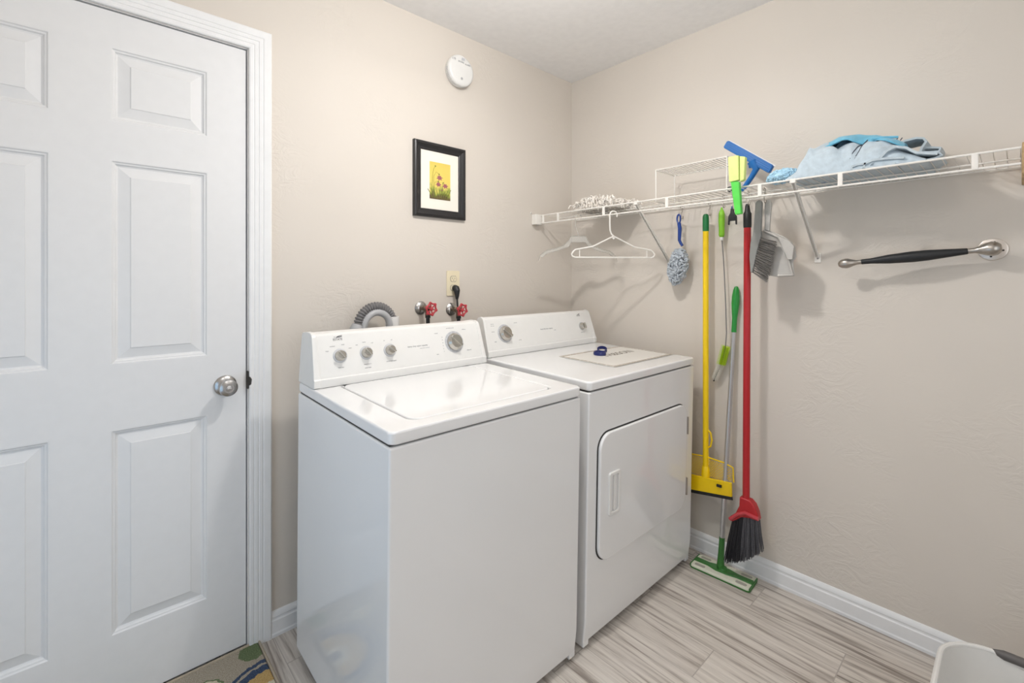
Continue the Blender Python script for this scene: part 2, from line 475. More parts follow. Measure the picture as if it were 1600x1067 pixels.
# door jamb lining
jb = MB()
jb.box((DX1 - 0.0015, 0.0, 0), (DX1, T, DZ)).box((DX0, 0, 0), (DX0 + 0.0015, T, DZ)).box((DX0, 0, DZ - 0.0015), (DX1, T, DZ))
jb.box((DX1 - 0.012, 0.042, 0), (DX1, 0.06, DZ)).box((DX0, 0.042, 0), (DX0 + 0.012, 0.06, DZ)).box((DX0, 0.042, DZ - 0.012), (DX1, 0.06, DZ))
jb.box((DX0, 0.08, 0), (DX1, T, DZ))
struct(jb.build('trim_2', m_trim, smooth=False))

# six-panel door
def door():
    x0, x1, z0, z1 = DX0 + 0.005, DX1 - 0.005, 0.014, DZ - 0.006
    yf = 0.003
    cols = [(x0 + 0.090, x0 + 0.334), (x1 - 0.364, x1 - 0.112)]
    cols = [(-2.440, -2.197), (-2.073, -1.829)]
    rws = [(0.218, 0.827), (1.018, 1.624), (1.738, 1.956)]
    xs = [x0, cols[0][0], cols[0][1], cols[1][0], cols[1][1], x1]
    zs = [z0, rws[0][0], rws[0][1], rws[1][0], rws[1][1], rws[2][0], rws[2][1], z1]
    mb = MB()
    for i in range(5):
        for j in range(7):
            a, b_, c, d = xs[i], xs[i + 1], zs[j], zs[j + 1]
            if i in (1, 3) and j in (1, 3, 5):
                loops = [(0, 0), (0.004, 0.0005), (0.007, 0.004), (0.011, 0.005), (0.014, 0.010), (0.018, 0.0115), (0.022, 0.0105), (0.046, 0.0035), (0.048, 0.0015)]
                vs = []; fs = []
                for (ins, dep) in loops:
                    vs += [(a + ins, yf + dep, c + ins), (b_ - ins, yf + dep, c + ins), (b_ - ins, yf + dep, d - ins), (a + ins, yf + dep, d - ins)]
                for q in range(len(loops) - 1):
                    for k in range(4):
                        l = (k + 1) % 4; fs.append((q * 4 + k, q * 4 + l, (q + 1) * 4 + l, (q + 1) * 4 + k))
                q = (len(loops) - 1) * 4; fs.append((q, q + 1, q + 2, q + 3)); mb.add(vs, fs)
            else:
                mb.add([(a, yf, c), (b_, yf, c), (b_, yf, d), (a, yf, d)], [(0, 1, 2, 3)])
    e = yf + 0.036
    mb.add([(x0, yf, z0), (x1, yf, z0), (x1, yf, z1), (x0, yf, z1), (x0, e, z0), (x1, e, z0), (x1, e, z1), (x0, e, z1)],
           [(0, 1, 5, 4), (1, 2, 6, 5), (2, 3, 7, 6), (3, 0, 4, 7), (4, 5, 6, 7)])
    return mb.build('door_1', m_door, angle=15)
d1 = struct(door())
kb = MB().lathe([(0.0, 0), (0.033, 0.0), (0.034, 0.003), (0.031, 0.007), (0.022, 0.011), (0.013, 0.014), (0.012, 0.028), (0.018, 0.034),
                 (0.0255, 0.044), (0.0275, 0.054), (0.0255, 0.060), (0.020, 0.063), (0.016, 0.0645), (0.0155, 0.062), (0, 0.062)], (-1.781, 0.003, 0.915), -Y, 48)
kn = kb.build('door_handle', m_chrome, d1)
MB().lathe([(0.0, 0.0), (0.0095, 0), (0.009, 0.004), (0.0, 0.0045)], (-1.781, -0.059, 0.915), -Y, 24).box((-1.788, -0.070, 0.9125), (-1.774, -0.062, 0.9175)).build('lock_turn', m_chrome, kn, bevel=0.0008)
lt = MB().box((DX1 - 0.004, -0.012, 0.895), (DX1 + 0.001, 0.004, 0.955)).prism([(0, 0), (0.008, 0.004), (0.010, 0.022), (0.005, 0.030), (0, 0.032)], (DX1, -0.0135, 0.905), X, Z, Y, 0, 0.006)
lt.build('strike_plate', m_dark, bevel=0.001)
bpy.data.objects['strike_plate'].parent = bpy.data.objects['trim_1']

# ------------------------------------------------------------------ rug
rg = thing('area_rug', 'beige floral rug with navy rings on the floor before the white door', 'rug', (-2.1, -0.4, 0.001))
def local(o, mb):  # move world coordinates into the thing's frame
    l = Vector(o.location); mb.v = [tuple(Vector(p) - l) for p in mb.v]; return mb
r_ = MB().box((-2.50, -0.95, 0.001), (-1.686, -0.004, 0.010))
ro = r_.build('rug_pile', m_rug, bevel=0.003)
ro.parent = rg; ro.matrix_parent_inverse = Matrix.Translation(-Vector(rg.location))
local(rg, MB().tube([(-1.683, -0.95, 0.008), (-1.680, -0.5, 0.008), (-1.682, -0.007, 0.008), (-2.50, -0.005, 0.008)], 0.0065, 8)).build('bound_edge', M('beige_binding', (176, 162, 142), 0.9, bump=0.001), rg)

# ------------------------------------------------------------------ washer and dryer
TH = math.atan2(0.040, 0.1244)
CS, SN = math.cos(TH), math.sin(TH)
def cpt(u, v, off=0.0): return Vector((u, 0.500 + v * SN - off * CS, 0.950 + v * CS + off * SN))
CN = Vector((0, -CS, SN)); CV = Vector((0, SN, CS))
def cmat(u, v, off=0.0006):
    m = Matrix.Identity(4)
    for i in range(3): m[i][0] = X[i]; m[i][1] = CV[i]; m[i][2] = CN[i]; m[i][3] = cpt(u, v, off)[i]
    return m
CPROF = [(0.525, 0.9195), (0.5235, 0.925), (0.5235, 0.946), (0.528, 0.950), (0.5285, 0.954), (0.566, 1.080), (0.570, 1.089), (0.578, 1.095), (0.590, 1.098), (0.615, 1.098), (0.624, 1.092), (0.630, 1.080), (0.635, 0.9195)]
CPROF = [(y - 0.028 if y < 0.62 else y, 0.9195 + (z - 0.9195) * 0.935) for y, z in CPROF]
def grow(pr, d):
    cy = 0.58; cz = 1.0
    return [(y + (d if y > cy else -d), z + (d if z > cz else 0)) for y, z in pr]
def knob(root, u, v, rr, rk, label, ang):
    base = MB().lathe([(0, 0), (rr, 0), (rr, 0.0012), (rr - 0.001, 0.0018), (0, 0.0018)], cpt(u, v), CN, 40).build('dial_ring', m_ring, root)
    for t in range(0, 360, 20):
        pass
    k_ = MB().lathe([(0, 0), (rk, 0), (rk, 0.007), (rk * 0.9, 0.010), (rk * 0.82, 0.0165), (rk * 0.74, 0.019), (0, 0.0195)], cpt(u, v, 0.0018), CN, 36)
    ko = k_.build('control_knob', m_knob, base)
    d = (X * math.cos(ang) + CV * math.sin(ang)); e = (X * -math.sin(ang) + CV * math.cos(ang))
    MB().prism([(-rk * .78, -rk * .16), (rk * .82, -rk * .22), (rk * .9, 0), (rk * .82, rk * .22), (-rk * .78, rk * .16)], cpt(u, v, 0.018), d, e, CN, 0, 0.012).build('pointer_grip', m_knob, base, bevel=0.0012)
    return base
def logo(root, u, v, s):
    # swoosh above the word
    pts = [(-.0105, .0022), (-.006, .0036), (-.0085, .0028), (-.0045, .0008), (.0, .0034), (.006, .0052), (.0125, .0056), (.0125, .0044), (.006, .0040), (.0015, .0026), (.012, .0030), (.012, .0014), (.0045, .0002), (-.003, .0000), (-.0062, .0010)]
    pts = [(a * s, (b_ + 0.002) * s) for a, b_ in pts]
    MB().prism(pts, cpt(u, v, 0.0002), X, CV, CN, 0, 0.0005).build('logo_swoosh', m_logo, root, smooth=False)
    text('logo_word', 'ESTATE', 0.0085 * s, m_logo, root, cmat(u, v - 0.003 * s), sx=0.88)

def machine(name, label, cat, x0, w_, zf):
    root = thing(name, label, cat, (x0, -0.800, 0.0))
    root.rotation_euler = (R(1.2), 0, 0)
    dp = 0.640; zt = zf
    # cabinet: folds slightly inward near the floor, raised toe between the corners
    prof = [(0.008, 0.024), (0.0, 0.105), (0.0, zt - 0.037), (dp, zt - 0.037), (dp, 0.024)]
    mb = MB().prism(prof, (0, 0, 0), Y, Z, X, 0.0, w_)
    mb.build('cabinet', m_enam, root, bevel=0.006, seg=3)
    for cx in (0.0, w_ - 0.03):
        MB().box((cx + 0.0003, 0.0075, 0.010), (cx + 0.0297, 0.05, 0.034)).build('corner_foot', m_enam, root, bevel=0.003)
    MB().box((0.006, 0.012, zt - 0.040), (w_ - 0.006, dp - 0.01, zt - 0.030)).build('seam_gasket', m_dark, root, smooth=False)
    return root

def console(root, w_):
    MB().prism(CPROF, (0, 0, 0), Y, Z, X, 0.020, w_ - 0.020).build('control_panel', m_plast, root, angle=20)
    for a, b_ in ((0.0, 0.022), (w_ - 0.022, w_)):
        e = MB().prism(grow(CPROF, 0.0018), (0, 0, 0), Y, Z, X, a, b_)
        # taper the outer side in towards the top
        vs = []
        for (x, y, z) in e.v:
            t = max(0, (z - 0.92) / 0.18)
            if a == 0.0 and x < 0.01: x += 0.009 * t
            if a > 0.0 and x > w_ - 0.01: x -= 0.009 * t
            vs.append((x, y, z))
        e.v = vs
        e.build('end_cap', m_plast, root, bevel=0.002)
    MB().box((0.03, 0.4982, 0.9175), (w_ - 0.03, 0.60, 0.9197)).build('panel_seam', m_dark, root, smooth=False)

# --- washer
WW = 0.690
ws = machine('washing_machine', 'white top-loading washing machine with four dials, nearer the door', 'washing machine', -1.605, WW, 0.918)
tz0, tz1 = 0.886, 0.918
outer = rrect(0.0, -0.002, WW, 0.640, 0.016)
inner = rrect(0.084, 0.044, WW - 0.084, 0.506, 0.036)
MB().ring(outer, inner, (0, 0, 0), X, Y, Z, tz0, tz1).build('top_deck', m_enam, ws, bevel=0.007, seg=4)
MB().prism(rrect(0.088, 0.048, WW - 0.088, 0.502, 0.033), (0, 0, 0), X, Y, Z, tz0 + 0.004, tz1 + 0.0005).build('lid', m_enam, ws, bevel=0.005, seg=3)
MB().box((0.08, 0.04, 0.885), (WW - 0.08, 0.508, 0.8965)).build('lid_seal', m_ring, ws, smooth=False)
console(ws, WW)
for u, ang in ((0.092, 2.2), (0.182, 2.2), (0.269, 2.4)): knob(ws, u, 0.064, 0.0235, 0.0175, '', ang)
big = knob(ws, 0.545, 0.068, 0.043, 0.0335, '', 2.3)
def arcmarks(root, u, v, r0, r1, n, a0, a1):
    mb = MB()
    for i in range(n):
        t = a0 + (a1 - a0) * i / (n - 1)
        if i % 4 == 3: continue
        d = X * math.cos(t) + CV * math.sin(t); e = X * -math.sin(t) + CV * math.cos(t)
        mb.prism([(r0, -0.0009), (r1, -0.0009), (r1, 0.0009), (r0, 0.0009)], cpt(u, v, 0.0019), d, e, CN, 0, 0.0003)
    mb.build('dial_print', m_print, root, smooth=False)
arcmarks(ws, 0.545, 0.068, 0.0355, 0.0405, 54, 0, 2 * math.pi)
logo(ws, 0.090, 0.122, 1.25)
text('panel_print', 'heavy duty super capacity', 0.0085, m_print, ws, cmat(0.382, 0.068), sx=0.95)
text('panel_print', 'easy-clean controls', 0.0055, m_ring, ws, cmat(0.410, 0.058), sx=0.95)
for u, v, s in ((0.092, 0.026, 'load size'), (0.182, 0.026, 'temperature'), (0.182, 0.014, 'wash rinse'), (0.269, 0.026, 'end of cycle signal'),
                (0.070, 0.097, 'medium'), (0.105, 0.100, 'small'), (0.052, 0.083, 'large'), (0.128, 0.086, 'extra'),
                (0.152, 0.094, 'hot'), (0.178, 0.101, 'warm'), (0.206, 0.096, 'cold'), (0.252, 0.100, 'on'), (0.280, 0.100, 'off'),
                (0.468, 0.108, 'normal'), (0.535, 0.124, 'permanent press'), (0.600, 0.114, 'delicates'), (0.462, 0.028, 'rinse'), (0.610, 0.030, 'heavy soil')):
    text('panel_print', s, 0.0052, m_print, ws, cmat(u, v))
for i in range(6): text('panel_print', str(4 + 2 * i), 0.005, m_print, ws, cmat(0.492, 0.036 + i * 0.011))

# --- dryer
DW = 0.747
dr = machine('clothes_dryer', 'white front-door clothes dryer with two dials, beside the wire shelf wall', 'dryer', -0.872, DW, 0.924)
MB().prism(rrect(0.0, -0.002, DW, 0.640, 0.016), (0, 0, 0), X, Y, Z, 0.892, 0.924).build('top_deck', m_enam, dr, bevel=0.007, seg=4)
e_ = thing('panel_shift', None, None); COL.objects.unlink(e_); bpy.data.objects.remove(e_)
# dryer console sits 6 mm higher and a little further back
_cp = cpt
def cpt(u, v, off=0.0): return _cp(u, v, off) + Vector((0, 0.044, 0.006))
_CPROF = CPROF; CPROF = [(y + 0.044 if y < 0.57 else (y + 0.02 if y < 0.62 else y), z + 0.006) for y, z in _CPROF]
console(dr, DW)
knob(dr, 0.116, 0.066, 0.041, 0.033, '', 2.4); arcmarks(dr, 0.116, 0.066, 0.0350, 0.0392, 50, 0, 2 * math.pi)
knob(dr, 0.648, 0.062, 0.021, 0.018, '', -1.4)
logo(dr, 0.640, 0.121, 1.05)
text('panel_print', 'heavy duty super capacity', 0.0085, m_print, dr, cmat(0.385, 0.068), sx=0.95)
text('panel_print', '5 cycles', 0.0055, m_ring, dr, cmat(0.440, 0.058))
for u, v, s in ((0.052, 0.112, 'very dry'), (0.052, 0.104, 'more dry'), (0.050, 0.078, 'less dry'), (0.190, 0.110, 'timed dry'), (0.200, 0.030, 'air dry'), (0.054, 0.034, 'damp'), (0.648, 0.030, 'push to start')):
    text('panel_print', s, 0.0052, m_print, dr, cmat(u, v))
cpt = _cp; CPROF = _CPROF
dpoly = rrect(0.052, 0.285, 0.668, 0.735, 0.058, 8)
gpoly = rrect(0.048, 0.281, 0.672, 0.739, 0.061, 8)
MB().prism(gpoly, (0, 0, 0), X, Z, -Y, -0.001, 0.0012).build('door_gasket', m_dark, dr, smooth=False)
dd = MB().prism(dpoly, (0, 0, 0), X, Z, -Y, 0.0, 0.014).build('dryer_door', m_enam, dr, bevel=0.005, seg=3)
MB().ring(rrect(0.098, 0.440, 0.164, 0.592, 0.008, 4), rrect(0.110, 0.452, 0.152, 0.580, 0.006, 4), (0, 0, 0), X, Z, -Y, 0.012, 0.021).build('door_handle', m_plast, dd, bevel=0.003)
MB().box((0.126, -0.0200, 0.453), (0.137, -0.0135, 0.579)).build('finger_pull', m_plast, dd, bevel=0.002)
for z0 in (0.600, 0.335):
    MB().box((0.667, -0.016, z0), (0.674, -0.002, z0 + 0.075)).tube([(0.671, -0.016, z0), (0.671, -0.016, z0 + 0.075)], 0.003, 8).build('door_hinge', m_brush, dr, bevel=0.0008)

# printed cream sheet stuck on the dryer top
sh = thing('printed_sheet', 'cream printed sheet with text border on top of the dryer', 'sheet', (-0.37, -0.585, 0.9305))
sh.rotation_euler = (R(1.2), 0, R(0))
MB().box((-0.232, -0.145, -0.0004), (0.226, 0.145, 0.0006)).build('sheet', m_sheet, sh, smooth=False)
fr = MB()
rnd = random.Random(3)
for (a0, a1, fixed, hor) in ((-0.225, 0.225, -0.135, 1), (-0.225, 0.225, 0.135, 1), (-0.130, 0.130, -0.222, 0), (-0.130, 0.130, 0.215, 0)):
    t = a0
    while t < a1:
        l = rnd.uniform(0.010, 0.05); l = min(l, a1 - t)
        if hor: fr.box((t, fixed - 0.0040, 0.0006), (t + l, fixed + 0.0040, 0.0009))
        else: fr.box((fixed - 0.0040, t, 0.0006), (fixed + 0.0040, t + l, 0.0009))
        t += l + 0.004
for y in (-0.1435, 0.1435): fr.box((-0.231, y - 0.0013, 0.0006), (0.225, y + 0.001, 0.0009))
fr.build('border_print', m_beigeprint, sh, smooth=False)
text('sheet_title', 'TH&SON', 0.062, m_taupedark, sh, Matrix.Translation((0.035, 0.025, 0.0007)), sx=0.9)

# two blue rings lying on the sheet
def bluering(label, loc, rot, r, h):
    mb = MB().lathe([(r * .80, 0), (r, 0), (r * 1.05, h * .35), (r * 1.0, h), (r * .86, h), (r * .80, h * .4), (r * .80, 0)], (0, 0, 0), Z, 36)
    mb.f = [f for f in mb.f if len(f) == 4]
    o = mb.build('rubber_ring', m_ringb, loc=loc); o.rotation_euler = rot
    return tag(o, label, 'ring', 'blue rings on the dryer')
bluering('larger dark blue rubber ring lying flat on the dryer sheet', (-0.430, -0.530, 0.9320), (R(1.2), 0, 0), 0.027, 0.016)
bluering('smaller dark blue rubber ring leaning on the larger ring', (-0.372, -0.500, 0.9400), (R(8), R(-22), 0.3), 0.022, 0.014)

# ------------------------------------------------------------------ things on the back wall
sd = thing('smoke_detector', 'round white smoke detector high on the wall', 'smoke detector', (-0.832, 0, 2.250))
MB().lathe([(0, 0), (0.068, 0), (0.069, 0.010), (0.066, 0.012)], (0, 0, 0), -Y, 48).build('mounting_base', m_plast, sd)
MB().lathe([(0, 0.012), (0.064, 0.012), (0.0715, 0.015), (0.073, 0.022), (0.072, 0.032), (0.068, 0.037), (0.058, 0.040), (0, 0.0415)], (0, 0, 0), -Y, 56).build('cover', m_plast, sd)
sl = MB()
for i in range(34):
    t = math.pi + i * math.pi / 33
    c, s_ = math.cos(t), math.sin(t)
    sl.box((0.0722 * c - .001, -0.029, 0.0722 * s_ - .001), (0.0722 * c + .001, -0.018, 0.0722 * s_ + .001))
sl.build('vent_slots', m_ring, sd, smooth=False)
DM = Matrix(((1, 0, 0, 0), (0, 0, -1, -0.0413), (0, 1, 0, 0), (0, 0, 0, 1)))
def dm(x, z, rot=0): return Matrix.Translation((x, 0, z)) @ DM @ Matrix.Rotation(rot, 4, 'Z')
text('handwriting', '1/9', 0.017, m_print, sd, dm(-0.046, 0.040))
text('handwriting', 'SMOKE', 0.011, m_print, sd, dm(-0.006, 0.036))
text('handwriting', 'ALARM', 0.010, m_print, sd, dm(0.032, 0.033))
MB().prism([(-.010, 0), (.010, 0), (.008, .012), (-.008, .012)], (0.006, -0.0413, 0.046), X, Z, -Y, 0, 0.0006).build('printed_mark', m_ring, sd, smooth=False)
MB().lathe([(0, 0), (0.006, 0), (0.006, 0.001), (0, 0.0015)], (-0.002, -0.041, -0.040), -Y, 20).build('test_button', m_print, sd)

pf = thing('picture_frame', 'black framed flower picture hanging above the washer', 'picture', (-0.932, 0, 1.720))
def frame_sweep(w2, h2, prof):
    mb = MB(); n = len(prof); vs = []; fs = []
    for (ins, h) in prof:
        a, c = w2 - ins, h2 - ins
        vs += [(-a, -h, -c), (a, -h, -c), (a, -h, c), (-a, -h, c)]
    for i in range(n - 1):
        for k in range(4):
            l = (k + 1) % 4; fs.append((i * 4 + k, i * 4 + l, (i + 1) * 4 + l, (i + 1) * 4 + k))
    mb.add(vs, fs); return mb
frame_sweep(0.139, 0.168, [(0, 0.0), (0, 0.015), (0.002, 0.018), (0.008, 0.020), (0.013, 0.0195), (0.016, 0.0165), (0.028, 0.0125), (0.032, 0.0130), (0.036, 0.0105), (0.038, 0.006)]).build('frame', m_frame, pf, angle=20)
MB().box((-0.103, -0.0072, -0.132), (0.103, -0.001, 0.132)).build('mat_board', m_mat, pf, smooth=False)
ar = MB().box((-0.056, -0.0082, -0.084), (0.056, -0.0070, 0.084)).build('painting', m_art, pf, smooth=False)
fl = MB()
rnd = random.Random(5)
for cx, cz, s_ in ((-0.004, 0.017, 0.020), (-0.010, -0.014, 0.018), (0.027, -0.017, 0.019), (0.010, -0.038, 0.007)):
    pts = []
    for i in range(14):
        t = 2 * math.pi * i / 14; r = s_ * (1.0 if i % 2 == 0 else 0.55) * (0.75 if math.sin(t) > 0 else 1)
        pts.append((cx + r * math.cos(t) , cz + r * 0.8 * math.sin(t)))
    fl.prism(pts, (0, -0.0082, 0), X, Z, -Y, 0, 0.0005)
fl.build('painted_petals', m_petal, ar, smooth=False)
st = MB()
def stroke(pts, r): st.tube([(x, -0.0084, z) for x, z in pts], r, 5)
stroke([(-0.046, -0.078), (-0.044, -0.02), (-0.040, 0.03), (-0.034, 0.055), (-0.026, 0.064)], 0.0009)
stroke([(-0.030, -0.076), (-0.036, -0.02), (-0.034, 0.02), (-0.022, 0.040), (-0.008, 0.034)], 0.0008)
stroke([(-0.026, -0.076), (-0.034, -0.04), (-0.028, -0.006), (-0.014, -0.002)], 0.0008)
stroke([(0.002, -0.074), (0.016, -0.05), (0.012, -0.012), (0.022, 0.0)], 0.0008)
for i in range(9):
    x = -0.052 + i * 0.012; stroke([(x * 0.8, -0.080), (x, -0.06), (x + 0.006 * (i - 4) * .6, -0.042 + 0.004 * (i % 3))], 0.0014)
for i in range(5): stroke([(-0.01 + i * .012, -0.066), (0.01 + i * .010, -0.056), (0.03 + i * .004, -0.056 - i * .003)], 0.0016)
st.build('painted_stems', m_stem, ar)
for cx, cz in ((-0.006, 0.031), (-0.010, -0.003), (0.016, -0.006), (-0.026, 0.066)):
    MB().lathe([(0, 0), (0.004, 0), (0, 0.0008)], (cx, -0.0084, cz), -Y, 10).build('painted_bud', m_stem, ar)

ot = thing('wall_outlet', 'ivory duplex wall outlet above the right water valve', 'outlet', (-0.857, 0, 1.252))
MB().prism(rrect(-0.036, -0.059, 0.036, 0.059, 0.004, 3), (0, 0, 0), X, Z, -Y, 0.0, 0.006).build('cover_plate', m_ivory, ot, bevel=0.002)
for zc in (0.021, -0.021):
    pl_ = [(0.0165 * math.cos(t), max(-0.0125, min(0.0125, 0.0165 * math.sin(t)))) for t in [2 * math.pi * i / 32 for i in range(32)]]
    so = MB().prism([(a, b_ + zc) for a, b_ in pl_], (0, 0, 0), X, Z, -Y, 0.006, 0.0078).build('socket', m_ivory, ot, bevel=0.0006)
    gp = MB().ring([(a * 1.09, b_ * 1.1 + zc) for a, b_ in pl_], [(a * 1.0, b_ + zc) for a, b_ in pl_], (0, 0, 0), X, Z, -Y, 0.006, 0.0064)
    gp.build('socket_seam', m_dark, ot, smooth=False)
    sl = MB().box((-0.0075, -0.0080, zc - 0.001), (-0.0058, -0.0074, zc + 0.007)).box((0.0058, -0.0080, zc), (0.0073, -0.0074, zc + 0.006))
    sl.lathe([(0, 0), (0.0024, 0), (0, 0.0005)], (0, -0.0077, zc - 0.006), -Y, 12)
    sl.build('socket_slots', m_dark, so, smooth=False)
pg = thing('power_cord', 'black plug and cord in the lower socket, hanging behind the console', 'power cord', (-0.854, -0.008, 1.230))
MB().tube([(0, 0, 0), (0, -0.006, 0), (0, -0.016, -0.003), (0, -0.022, -0.012), (0.001, -0.022, -0.036), (0.001, -0.021, -0.052)], [0.012, 0.0155, 0.0165, 0.0150, 0.0100, 0.006], 14).build('plug', m_black, pg)
MB().tube([(0.001, -0.021, -0.036), (0.002, -0.024, -0.08), (0.006, -0.026, -0.14), (0.004, -0.03, -0.24), (0.0, -0.04, -0.45), (-0.02, -0.03, -0.9)], 0.0042, 8).build('cord', m_black, pg)

def valve(label, x, z):
    v = thing('water_valve', label, 'valve', (x, 0, z), 'water valves behind the washer')
    MB().lathe([(0, 0), (0.030, 0), (0.0305, 0.003), (0.026, 0.008), (0.016, 0.013), (0.012, 0.014)], (0, 0, 0), -Y, 32).build('escutcheon', m_chrome, v)
    MB().lathe([(0.0095, 0.005), (0.0095, 0.034), (0.013, 0.036), (0.013, 0.044), (0.011, 0.046), (0.014, 0.052), (0.014, 0.066), (0.0085, 0.069), (0.007, 0.074), (0.003, 0.075), (0.003, 0.088)], (0, 0, 0), -Y, 20).tube([(0, -0.055, 0), (0.0, -0.058, -0.016), (0.0, -0.060, -0.030)], [0.0105, 0.0105, 0.012], 14).build('valve_body', m_brass, v)
    hw = MB()
    ax = Vector((0.05, -1, -0.1)).normalized(); a = ax.orthogonal().normalized(); b_ = ax.cross(a); c = Vector((0.0, -0.088, 0))
    ringp = []
    for i in range(48):
        t = 2 * math.pi * i / 48; r = 0.0245 + 0.0022 * math.cos(6 * t)
        ringp.append(c + (a * math.cos(t) + b_ * math.sin(t)) * r)
    hw.tube(ringp, 0.0040, 8, closed=True)
    for i in range(6):
        t = 2 * math.pi * i / 6; d = a * math.cos(t) + b_ * math.sin(t)
        hw.tube([c - ax * 0.004, c + d * 0.012, c + d * 0.0245], 0.0030, 6)
        hw.lathe([(0, -0.0055), (0.0055, -0.003), (0.0062, 0), (0.0055, 0.003), (0, 0.0055)], c + d * 0.0270, ax, 10)
    hw.lathe([(0, -0.004), (0.008, -0.004), (0.008, 0.004), (0.004, 0.007), (0, 0.007)], c, ax, 16)
    hw.build('hand_wheel', m_red, v)
    h = MB().tube([(0, -0.060, -0.028), (0, -0.060, -0.040), (0, -0.060, -0.041), (0.0, -0.062, -0.10), (0, -0.07, -0.25)], [0.0115, 0.0115, 0.0085, 0.0085, 0.0085], 14)
    h.build('supply_hose', m_black, v)
    return v
valve('red-wheeled water valve beside the grey drain hose', -1.030, 1.143)
valve('red-wheeled water valve under the plug of the outlet', -0.866, 1.131)

# drain hose over its hook into the standpipe
dh = thing('drain_hose', 'grey ribbed drain hose curved over a hook into the white standpipe', 'hose', (-1.278, -0.075, 1.085))
pts = []; rs = []
N = 138
for i in range(N + 1):
    t = math.pi * 1.0 * (1 - i / N)
    pts.append((0.074 * math.cos(t), 0, 0.078 * math.sin(t))); rs.append((0.0190, 0.0190, 0.0172, 0.0142, 0.0142, 0.0172)[i % 6])
pts = [(-0.076, 0, -0.25), (-0.076, 0, -0.01)] + pts + [(0.074, 0, -0.04)]
rs = [0.016, 0.016] + rs + [0.016]
MB().tube(pts, rs, 16).build('ribbed_hose', m_hose, dh, angle=60)
arc = [(-0.066, -0.006, -0.10), (-0.064, -0.006, -0.02)] + [(0.054 * math.cos(t), -0.010, 0.055 * math.sin(t)) for t in [math.pi - i * math.pi / 20 for i in range(21)]] + [(0.054, -0.006, -0.02)]
MB().tube(arc, 0.0135, 12).build('hose_hook', m_greyp, dh)
MB().tube([(-0.083, -0.002, -0.06), (-0.082, -0.002, 0.0), (-0.078, -0.002, 0.012)], [0.024, 0.024, 0.018], 14).build('hook_collar', m_greyp, dh)
sp = MB().lathe([(0.0215, -0.9), (0.0250, -0.9), (0.0250, -0.03), (0.0275, -0.028), (0.0275, 0.034), (0.0230, 0.034), (0.0230, -0.2)], (-1.204, -0.068, 1.085), Z, 32)
tag(sp.build('standpipe', m_pvc), 'white plastic standpipe taking the drain hose behind the washer', 'pipe')

# ------------------------------------------------------------------ wire shelf
ZS = 1.619
sf = thing('wire_shelf', 'long white ventilated wire shelf fixed to the right wall', 'shelf', (0, 0, ZS))
yA, yB = -0.037, -1.797
dk = MB()
n = int((yA - yB) / 0.0257)
for i in range(n + 1):
    y = yA - 0.012 - i * 0.0257
    if y < yB: break
    dk.tube([(-0.010, y, 0.0), (-0.297, y, 0.0025), (-0.3005, y, 0.001)], 0.0014, 5)
dk.build('deck_wires', m_wire, sf)
rl = MB()
for x, z, r in ((-0.300, 0.0, 0.0034), (-0.155, -0.0035, 0.0026), (-0.012, -0.003, 0.0026), (-0.299, -0.042, 0.0034)):
    q = MB().tube([(x, yA, z), (x, yB, z)], r, 8)
    q.build('long_rail', m_wire, sf)
for y in (-0.055, -0.163, -0.455, -0.784, -1.154, -1.400, -1.711):
    MB().box((-0.3035, y - 0.007, -0.044), (-0.2965, y + 0.007, 0.001)).build('rod_clip', m_wire, sf, bevel=0.002)
MB().box((-0.335, -0.036, -0.050), (-0.290, -0.001, 0.006)).lathe([(0, 0), (0.006, 0), (0.006, 0.004), (0, 0.005)], (-0.342, -0.001, 0.012), -Y, 16).build('end_bracket', m_wire, sf, bevel=0.002)
MB().lathe([(0, 0), (0.0025, 0), (0, 0.001)], (-0.342, -0.006, 0.012), -Y, 10).build('screw', m_dark, sf)
for yt, zf in ((-0.632, 1.372), (-1.262, 1.372)):
    br = thing('shelf_bracket', 'white diagonal shelf bracket behind the grey-blue duster' if yt > -1 else 'white diagonal shelf bracket right of the dustpan', 'bracket', (0, yt, zf), 'diagonal shelf brackets')
    v0 = Vector((-0.004, 0, -0.010)); v1 = Vector((-0.296, 0, ZS - zf - 0.004))
    d = (v1 - v0).normalized(); nn = d.cross(Y).normalized()
    MB().prism([(-0.006, 0), (0.006, 0), (0.006, (v1 - v0).length), (-0.006, (v1 - v0).length)], v0, Y, d, nn, -0.0015, 0.0015).prism([(-0.006, 0), (-0.004, 0), (-0.004, (v1 - v0).length), (-0.006, (v1 - v0).length)], v0, Y, d, nn, 0, 0.010).prism([(0.004, 0), (0.006, 0), (0.006, (v1 - v0).length), (0.004, (v1 - v0).length)], v0, Y, d, nn, 0, 0.010).build('brace', m_wire, br, bevel=0.0008)
    MB().box((-0.004, -0.011, -0.036), (0, 0.011, 0.002)).build('foot_plate', m_wire, br, bevel=0.001)
    MB().lathe([(0, 0), (0.0035, 0), (0.002, 0.002), (0, 0.002)], (-0.004, 0, -0.019), -X, 12).build('screw', m_brush, br)
    MB().box((-0.304, -0.009, ZS - zf - 0.012), (-0.286, 0.009, ZS - zf + 0.004)).build('rail_hook', m_wire, br, bevel=0.002)
tag(MB().box((-0.24, -1.86, 1.560), (0.0, -1.799, 1.645)).build('wooden_cleat', m_wood, bevel=0.002), 'raw wooden block fixed at the near end of the wire shelf', 'block')

